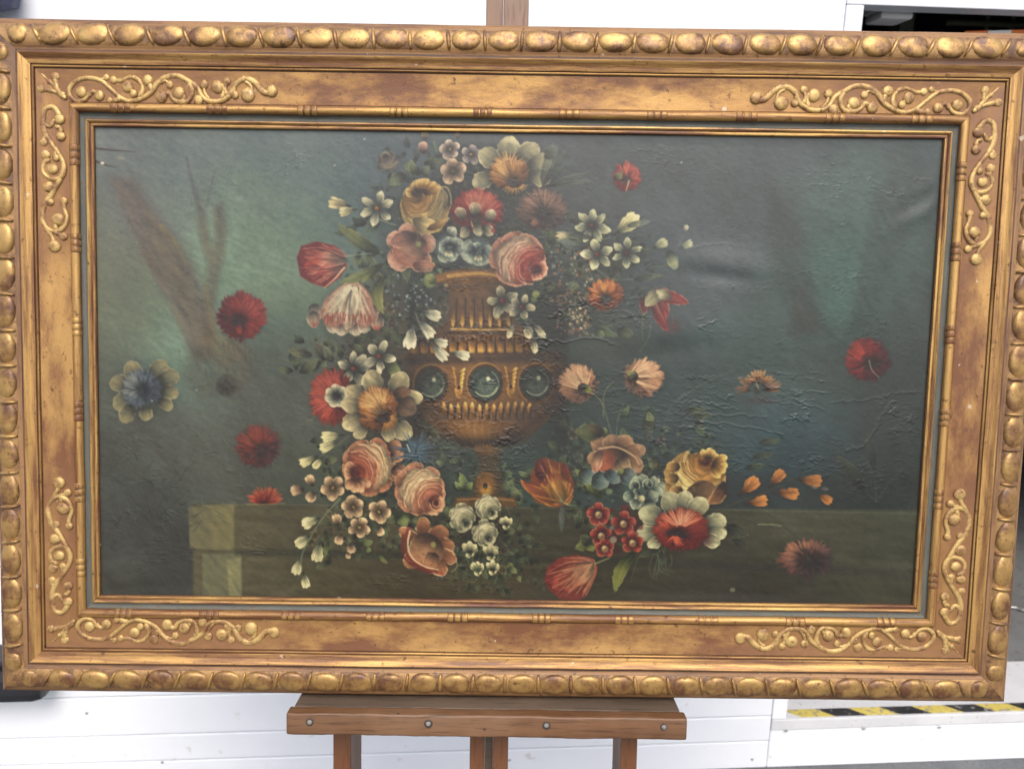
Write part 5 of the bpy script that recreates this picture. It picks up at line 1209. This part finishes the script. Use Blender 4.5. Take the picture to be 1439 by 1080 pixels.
# red cluster
for k in range(26): dab(U(834, 900), U(716, 775), U(4, 8), U(4, 8), jit(C(84,28,26), .2), .6, .6)
for (x, y, r) in ((841,722,17),(876,735,18),(845,752,16),(889,762,16),(850,770,14)):
    for k in range(5): an = U(-10, 10) + k * 72 - 90; petal(pol(x, y, 2, an), pol(x, y, r, an), r * .45, C(96,26,24), jit(C(160,46,40), .12), C(196,84,64), e=1.25, q=.48, rim=C(222,150,120), rw=.9)
    dab(x, y + 1, 6, 6, C(150,120,84), .9, .4); dab(x - 1, y - 1, 3.5, 3.5, C(206,190,150), .85, .6); dab(x + .5, y + 1, 1.5, 1.5, C(90,50,36), .8, .6)
dab(862, 758, 6, 6, C(150,140,120), .9, .5); dab(860, 741, 4, 4, C(130,130,126), .7, .6); dab(878, 712, 7, 5, C(120,34,30), .7, .6)
leaf((832,764),(806,772),8,C(66,80,44),C(122,130,68),.2,.85); leaf((828,766),(816,752),8,C(52,58,40),C(84,86,56),.1,.8); leaf((826,762),(834,774),7,C(84,98,50),C(140,146,78),0,.85)
tulip_body((836,793),[(765,816),(769,797),(785,784),(810,779),(830,785),(838,797),(832,818),(824,838),(806,846),(786,841),(772,829)],C(92,30,26),C(176,62,46),C(200,180,132),110)
fold([(834,792),(800,792),(770,806)],C(80,26,24),C(206,140,110)); fold([(834,798),(808,812),(784,836)],C(80,26,24),C(206,150,116)); fold([(834,794),(806,802),(768,818)],C(90,30,26),C(206,120,96),.7)
0 and tulip((836,793),[(784,784,14,-.1,.6),(766,820,15,.2,.6),(768,804,17,.0,.75),(786,840,14,.15,.45),(804,845,13,.2,.55),(780,795,12,-.2,.5)],C(92,30,26),C(176,62,46),C(196,176,128)); petal((834,790),(806,822),16,C(196,184,138),C(190,150,110),C(170,90,66),bend=.1,a=.8,st=.28)
for k in range(26): f = U(0, 1); x, y = lerp(790, 812, f), lerp(800, 838, f); line([(832, 792), (lerp(832, x, .5), lerp(792, y, .5) + U(-3, 3)), (x, y)], .7, jit(lerp(C(206,190,146), C(176,74,54), U(0, 1)), .1), .5, .3)
line([(836,792),(846,788),(856,784)], 1.2, C(140,140,96), .8, .8); leaf((894,774),(864,836),10,C(78,94,48),C(142,148,72),.75,.95)
for k in range(9): x = U(900, 945); line([(x, U(768, 785)), (x + U(-10, 10), U(785, 800)), (x + U(-16, 20), U(800, 822))], .8, jit(C(100,116,84), .15), .5, .4)
leaf((925,772),(898,782),6,C(50,62,46),C(80,92,66),.2,.6); leaf((928,775),(932,796),6,C(46,58,46),C(72,84,64),-.2,.6)
# pink pair and their stems
for (x, y, c, ca) in ((812,538,(819,545),(820,541,832,551)),(905,530,(890,530),(896,529,880,523))):
    carnation(x, y, 29, 28, C(92,68,54), C(176,128,96), C(224,186,146), c=c, lit=-110 if x < 850 else -40, n=130, w=2.4, a=.95)
    for k in range(34): an = U(170, 330) if x < 850 else U(-120, 60); line([pol(*c, 8, an), pol(x, y, U(20, 28), an)], .8, jit(C(228,190,150), .08), .7, .3)
    leaf(ca[:2], ca[2:], 5.5, C(76,90,46), C(142,150,74), .1, .95); dab(c[0] - 2, c[1], 6, 5, C(40,44,34), .6, .8)
line([(832,551),(846,566),(848,585)], 1, C(120,124,80), .8, .7); line([(862,537),(852,546),(848,566),(860,612)], .8, C(110,118,80), .7); line([(876,568),(868,590),(866,616)], .9, C(90,106,80), .6); leaf((872,590),(885,568),4,C(70,90,56),C(112,126,78),.1,.7); leaf((850,614),(849,600),5,C(84,100,58),C(130,140,84),0,.8)
leaf((850,606),(806,606),14,C(76,70,46),C(110,116,64),-.1,.8); leaf((846,612),(826,596),9,C(84,60,44),C(100,80,54),.1,.7); line([(952,562),(990,538),(1032,520)], .9, C(96,100,88), .6); line([(932,600),(945,568),(962,552)], .8, C(84,92,84), .5)
leaf((918,618),(940,634),6,C(56,70,60),C(84,98,82),.2,.6); leaf((930,640),(958,636),7,C(50,66,56),C(80,96,80),.1,.6)
for (b, t, w_) in (((918,640),(920,660),4),((905,590),(915,612),9)): leaf(b, t, w_, C(60,66,50), C(96,92,64), 0, .5)
# brown carnation, orange spray, fallen carnation, dark poppy
for k in range(70):
    an = U(165, 375); r = U(20, 36); f = np.clip(1.0 - abs(an - 265) / 110.0, .1, 1); petal(pol(1065, 547, U(5, 12), an), pol(1065, 546, r, an, 1.0, .78), 2.2, C(74,52,38), jit(lerp(C(96,72,58), C(196,138,84), f), .12), jit(lerp(C(90,70,58), C(206,156,100), f), .12), e=1.6, a=.85)
dab(1064, 548, 8, 9, C(50,46,40), .7, .9); line([(1063,538),(1066,546)], .8, C(190,170,130), .7); dab(1070, 562, 34, 8, C(62,50,52), .5, .9)
for (b, t, w_) in (((1036,698),(1066,672),10),((1079,686),(1102,661),9),((1116,673),(1156,676),8.5),((1044,708),(1080,702),8),((1084,692),(1124,694),9),((1145,692),(1170,706),6)): bud(b, t, w_, C(120,66,30), C(208,132,58))
for (x, y) in ((1135,682),(1150,684)): petal((x, y), (x + 16, y + 4), 3, C(110,104,96), C(140,132,122), C(120,100,86), a=.6)
line([(1020,712),(1040,704),(1080,690),(1116,674)], 1.1, C(76,64,42), .7)
carnation(1134,784,42,30,C(50,40,40),C(128,78,62),C(176,122,92),c=(1137,786),lit=-130,n=60,w=3,a=.85)
for k in range(90):
    an = U(90, 400); r = U(24, 40); f = np.clip(1.0 - abs(an - 230) / 130.0, 0, 1); petal(pol(1137, 786, U(6, 14), an, 1.1, .8), pol(1135, 784, r, an, 1.05, .76), 2.3, C(70,46,40), jit(lerp(C(64,48,46), C(180,124,94), f), .12), jit(lerp(C(56,44,44), C(170,112,84), f), .12), e=1.7, a=.8)
line([(1028,727),(1050,731),(1069,738),(1100,740),(1123,758),(1132,774),(1137,786)], 1.2, C(58,60,46), .95, .8); line([(1066,737),(1085,737),(1098,739)], 1.0, C(124,124,92), .8)
leaf((1022,738),(1052,752),10,C(46,52,42),C(70,76,58),.2,.75); leaf((1030,758),(1052,774),7,C(42,50,40),C(60,68,52),-.2,.6)
dab(1030, 829, 5, 4, C(130,130,96), .8, .6)
carnation(1220,505,34,31,C(66,28,32),C(120,34,36),C(196,52,44),c=(1224,512),lit=-150,n=150,w=2.6,a=.9); line([(1222,506),(1226,520),(1236,530)], 1.0, C(150,140,116), .85, .6); line([(1219,512),(1212,528)], .7, C(50,30,32), .7)
for k in range(14): an = U(190, 250); line([pol(1222, 508, 14, an), pol(1220, 505, U(26, 33), an)], 1.4, jit(C(206,60,46), .12), .7, .5)
# ---- losses and flecks in the paint
for (p, w_, c) in ((((131,208),(160,211),(190,213)),1.6,C(84,60,44)),(((131,225),(146,231),(162,235)),1.4,C(70,52,40))): line(list(p), w_, c, .8, .5)
dab(143, 229, 3, 2.2, C(226,222,212), .9, .5); dab(168, 222, 8, 4, C(170,168,160), .5, .9)
for (x, y) in ((470,232),(512,195),(958,228),(276,548),(213,563)): dab(x, y, 1.6, 1.4, C(206,208,200), .8, .6)
for k in range(240):
    x, y = U(140, 1310), U(186, 846); dab(x, y, U(.5, 1.0), U(.5, 1.0), jit(C(150,150,140), .2), U(.1, .4), .8)

# ---- old varnish and brush texture over everything
lum = IMG.mean(-1)
IMG *= (1 + .022 * aniso(4, 1.3, 25, 101) + .018 * aniso(1.2, 1.0, 0, 102) + .05 * aniso(40, 25, 10, 103))[..., None]
fl = smooth((IMG.max(-1) - 95) / 55.0)[..., None]
blur = IMG.copy()
for _ in range(2):
    blur[1:-1] = (blur[:-2] + 2 * blur[1:-1] + blur[2:]) / 4; blur[:, 1:-1] = (blur[:, :-2] + 2 * blur[:, 1:-1] + blur[:, 2:]) / 4
IMG[:] = lerp(IMG, blur, .28)
def gauss(a, r):
    fy = np.fft.fftfreq(GH)[:, None]; fx = np.fft.rfftfreq(GW)[None, :]; k = np.exp(-2 * np.pi ** 2 * r * r * (fx * fx + fy * fy))
    return np.stack([np.fft.irfft2(np.fft.rfft2(a[..., i]) * k, s=(GH, GW)) for i in range(3)], -1).astype(np.float32)
LX = IMG.mean(-1, keepdims=True).repeat(3, -1)
dl = .22 * (LX - gauss(LX, 4.0)) + .16 * (LX - gauss(LX, 13.0))
IMG[:] = np.clip(IMG * (1 + np.clip(dl / (LX + 30), -.5, .45)), 8, 250)
lum = IMG @ C(.35, .5, .15); grey = lum[..., None] * C(1.03, 1.0, .88)
sat = smooth((IMG.max(-1) - IMG.min(-1) - 50) / 90.0)[..., None]
IMG[:] = lerp(IMG, lerp(IMG, grey, .10 + .12 * sat) * (.90 - .06 * sat) * C(1.04, 1.0, .92), fl)

# ---- relief of the old canvas: impasto, cupping ridges, slack bulges
def blobm(cx, cy, sx, sy, rot=0):
    r = math.radians(rot); dx, dy = PX - cx, PY - cy
    u = dx * math.cos(r) + dy * math.sin(r); v = -dx * math.sin(r) + dy * math.cos(r)
    return np.exp(-.5 * ((u / sx) ** 2 + (v / sy) ** 2)).astype(np.float32)
def ridges(n, w): return np.exp(-(n / w) ** 2)
H = np.zeros((GH, GW), np.float32)
def box3(a):
    b = a.copy(); b[1:-1] = (a[:-2] + 2 * a[1:-1] + a[2:]) / 4; c = b.copy(); c[:, 1:-1] = (b[:, :-2] + 2 * b[:, 1:-1] + b[:, 2:]) / 4; return c
H += box3(np.clip(HGT, 0, 1.2)) * .10                                   # impasto, millimetres
H += aniso(2.2, 1.0, 0, 40) * .008 + aniso(2.2, 1.0, 90, 41) * .008       # weave
gate = smooth((aniso(22, 14, 20, 60) + .9) / 1.6)
warp = ridges
RG = [  # (mask, along, across, angle, width, height, seed)
    (blobm(1060, 575, 150, 40, 6) + blobm(1190, 600, 70, 45, -25), 16, 2.6, 8, .16, .55, 70),
    (blobm(985, 600, 70, 45, 10), 14, 2.4, 12, .18, .5, 71),
    (blobm(1150, 640, 110, 40, -10), 9, 2.6, -18, .16, .4, 72),
    (blobm(640, 610, 80, 45, 0), 5, 3.2, -15, .15, .6, 73), (blobm(620, 660, 60, 30), 4, 3.4, 20, .15, .55, 74),
    (blobm(800, 480, 110, 16, 2), 7, 3.0, 5, .17, .6, 75), (blobm(990, 440, 90, 40), 12, 2.6, -6, .15, .4, 76),
    (blobm(225, 320, 70, 110, -35), 14, 1.9, -52, .3, .28, 77), (blobm(380, 270, 110, 60), 11, 2.2, -35, .22, .24, 78),
    (blobm(200, 480, 50, 70), 13, 2.2, -62, .26, .26, 79), (blobm(240, 680, 70, 60), 6, 2.4, 25, .18, .45, 80),
    (blobm(330, 790, 120, 30), 14, 2.2, 4, .2, .3, 81), (blobm(560, 810, 130, 26), 18, 2.0, 3, .24, .25, 82),
    (blobm(670, 420, 60, 50), 9, 2.0, -50, .22, .3, 83), (blobm(1180, 260, 120, 50), 9, 2.6, 18, .14, .3, 84),
    (blobm(900, 240, 200, 50), 15, 2.2, 3, .12, .2, 85), (blobm(1210, 420, 80, 60), 7, 2.6, -15, .14, .28, 86), (blobm(720, 560, 130, 120), 5, 2.2, 10, .14, .34, 89), (blobm(560, 600, 90, 90), 4, 2.4, -30, .12, .3, 90), (blobm(830, 430, 110, 60), 6, 2.0, -25, .14, .3, 91), (blobm(660, 500, 90, 70), 7, 1.8, -48, .16, .28, 92), (np.full((GH, GW), .45, np.float32), 6, 2.2, -8, .10, .22, 87), (np.full((GH, GW), .35, np.float32), 4, 2.0, 60, .09, .2, 88)]
for (mk, sa, sp, an, wd, hh, sd) in RG:
    nz = aniso(sa, sp, an, sd) + .25 * aniso(1.6, 1.3, 0, sd + 200)
    H += np.clip(mk, 0, 1) * gate * ridges(nz, wd * 1.15) * hh * (1.25 if sd in (73, 74, 75, 76, 83, 89, 90, 91, 92) else .9) * np.clip(.7 + .5 * aniso(4, 4, 0, sd + 300), 0, 1.6)
# a few long raised cracks
def crackline(pts, h, w=1.05):
    P = np.array([T(p) for p in catmull(pts, 9)]); P += np.random.default_rng(int(pts[0][0])).uniform(-2.2, 2.2, P.shape)
    W_ = window(P.min(0), P.max(0), 8)
    if W_ is None: return
    sl, xx, yy = W_; best = np.full(xx.shape, 1e9, np.float32)
    for i in range(len(P) - 1):
        d = P[i + 1] - P[i]; t = np.clip(((xx - P[i][0]) * d[0] + (yy - P[i][1]) * d[1]) / (d @ d + 1e-9), 0, 1)
        best = np.minimum(best, np.hypot(xx - P[i][0] - t * d[0], yy - P[i][1] - t * d[1]))
    H[sl] += h * .42 * np.exp(-(best / w) ** 2)
for pts, h in (([(700,464),(740,474),(790,480),(830,476),(862,482)], .6), ([(960,565),(1000,566),(1040,576)], .6), ([(1065,560),(1100,565),(1160,574)], .6), ([(1170,566),(1230,560),(1260,552),(1295,551)], .5), ([(960,582),(1010,582),(1078,586)], .6),
              ([(965,590),(1040,598),(1100,612)], .6), ([(1190,632),(1215,626),(1225,612),(1240,585),(1252,566)], .6), ([(598,566),(585,590),(600,600),(640,585)], .5), ([(620,604),(655,596),(690,586)], .5), ([(604,588),(620,610),(650,602),(668,598)], .5), ([(632,640),(620,655),(600,660),(612,672)], .5), ([(150,665),(180,680),(215,672)], .3), ([(1035,345),(1000,342),(975,348)], .3)):
    crackline(pts, h)
# slack canvas: shallow dents and puckers at the right edge
H += (2.6 * blobm(1020, 370, 45, 16, 12) - 2.2 * blobm(1016, 388, 34, 8, 8) + 1.8 * blobm(940, 470, 60, 30, -8) - 1.4 * blobm(945, 492, 50, 12, -6)) * .6
H += .4 * blobm(1300, 262, 34, 8, -28) - .35 * blobm(1302, 278, 34, 7, -28) + 1.0 * blobm(1296, 300, 30, 8, -25) + .9 * blobm(165, 800, 30, 9, -12) + .8 * blobm(180, 815, 30, 7, -10)
H += 1.2 * np.sin(np.clip((PX - 130) / 1195, 0, 1) * math.pi) * np.sin(np.clip((PY - 180) / 665, 0, 1) * math.pi) * 1.5
H += aniso(60, 40, 20, 90) * .25

def to_lin(c):
    c = np.clip(c / 255.0, 0, 1); return np.where(c <= .04045, c / 12.92, ((c + .055) / 1.055) ** 2.4)
lin = to_lin(IMG); lin = lin ** 1.08 * 1.20
ALB = np.clip(lin * CANVAS_GAIN, .004, .8)
co = np.empty((GH, GW, 3), np.float32)
co[..., 0] = _x[None, :]; co[..., 1] = _y[:, None]; co[..., 2] = H * .001 * 1.3
edge_d = np.minimum.reduce([np.arange(GW)[None, :] + 0 * PX, (GW - 1 - np.arange(GW))[None, :] + 0 * PX, np.arange(GH)[:, None] + 0 * PX, (GH - 1 - np.arange(GH))[:, None] + 0 * PX])
co[..., 2] = co[..., 2] * smooth((edge_d - 4) / 16.0) + ZC - .0014
idx = np.arange(GW * GH, dtype=np.int32).reshape(GH, GW)
quads = np.stack([idx[:-1, :-1], idx[1:, :-1], idx[1:, 1:], idx[:-1, 1:]], -1).reshape(-1, 4)
nq = len(quads)
me = bpy.data.meshes.new('canvas')
me.vertices.add(GW * GH); me.vertices.foreach_set('co', co.reshape(-1))
me.loops.add(nq * 4); me.loops.foreach_set('vertex_index', quads.reshape(-1))
me.polygons.add(nq); me.polygons.foreach_set('loop_start', np.arange(0, nq * 4, 4, dtype=np.int32)); me.polygons.foreach_set('loop_total', np.full(nq, 4, np.int32))
me.update(calc_edges=True); me.validate()
me.polygons.foreach_set('use_smooth', np.ones(nq, bool))
ca = me.color_attributes.new('paint', 'FLOAT_COLOR', 'POINT')
ca.data.foreach_set('color', np.concatenate([ALB, np.ones((GH, GW, 1))], -1).astype(np.float32).reshape(-1))
m, nt, bs = new_mat('oil_paint_on_canvas')
at = N(nt, 'ShaderNodeAttribute'); at.attribute_name = 'paint'
v = coords(nt, False)
grime = noise(nt, v, 14.0, 5, .65)
nt.links.new(mix(nt, ramp(nt, grime, [(.35, .12), (.65, 0.0)]), at.outputs['Color'], (.03, .028, .02)), bs.inputs['Base Color'])
wv = noise(nt, v, 900.0, 2, .5)
nt.links.new(bump(nt, wv, .0003, .5), bs.inputs['Normal'])
rg = noise(nt, v, 6.0, 4, .6)
rr = N(nt, 'ShaderNodeMath', operation='MULTIPLY_ADD'); rr.inputs[1].default_value = .22; rr.inputs[2].default_value = .26
nt.links.new(rg, rr.inputs[0]); nt.links.new(rr.outputs[0], bs.inputs['Roughness'])
bs.inputs['Specular IOR Level'].default_value = .46
canvas = add_obj('canvas', me, m, picture); canvas.matrix_parent_inverse = RACK
canvas['label'] = 'cracked dark oil painting of flowers around a golden urn on a stone ledge'
# wooden backing behind the canvas
box_obj('stretcher', (-HX - .005, HX + .005, -HY - .005, HY + .005, -.021, -.0115), WOOD_X, picture, .001)
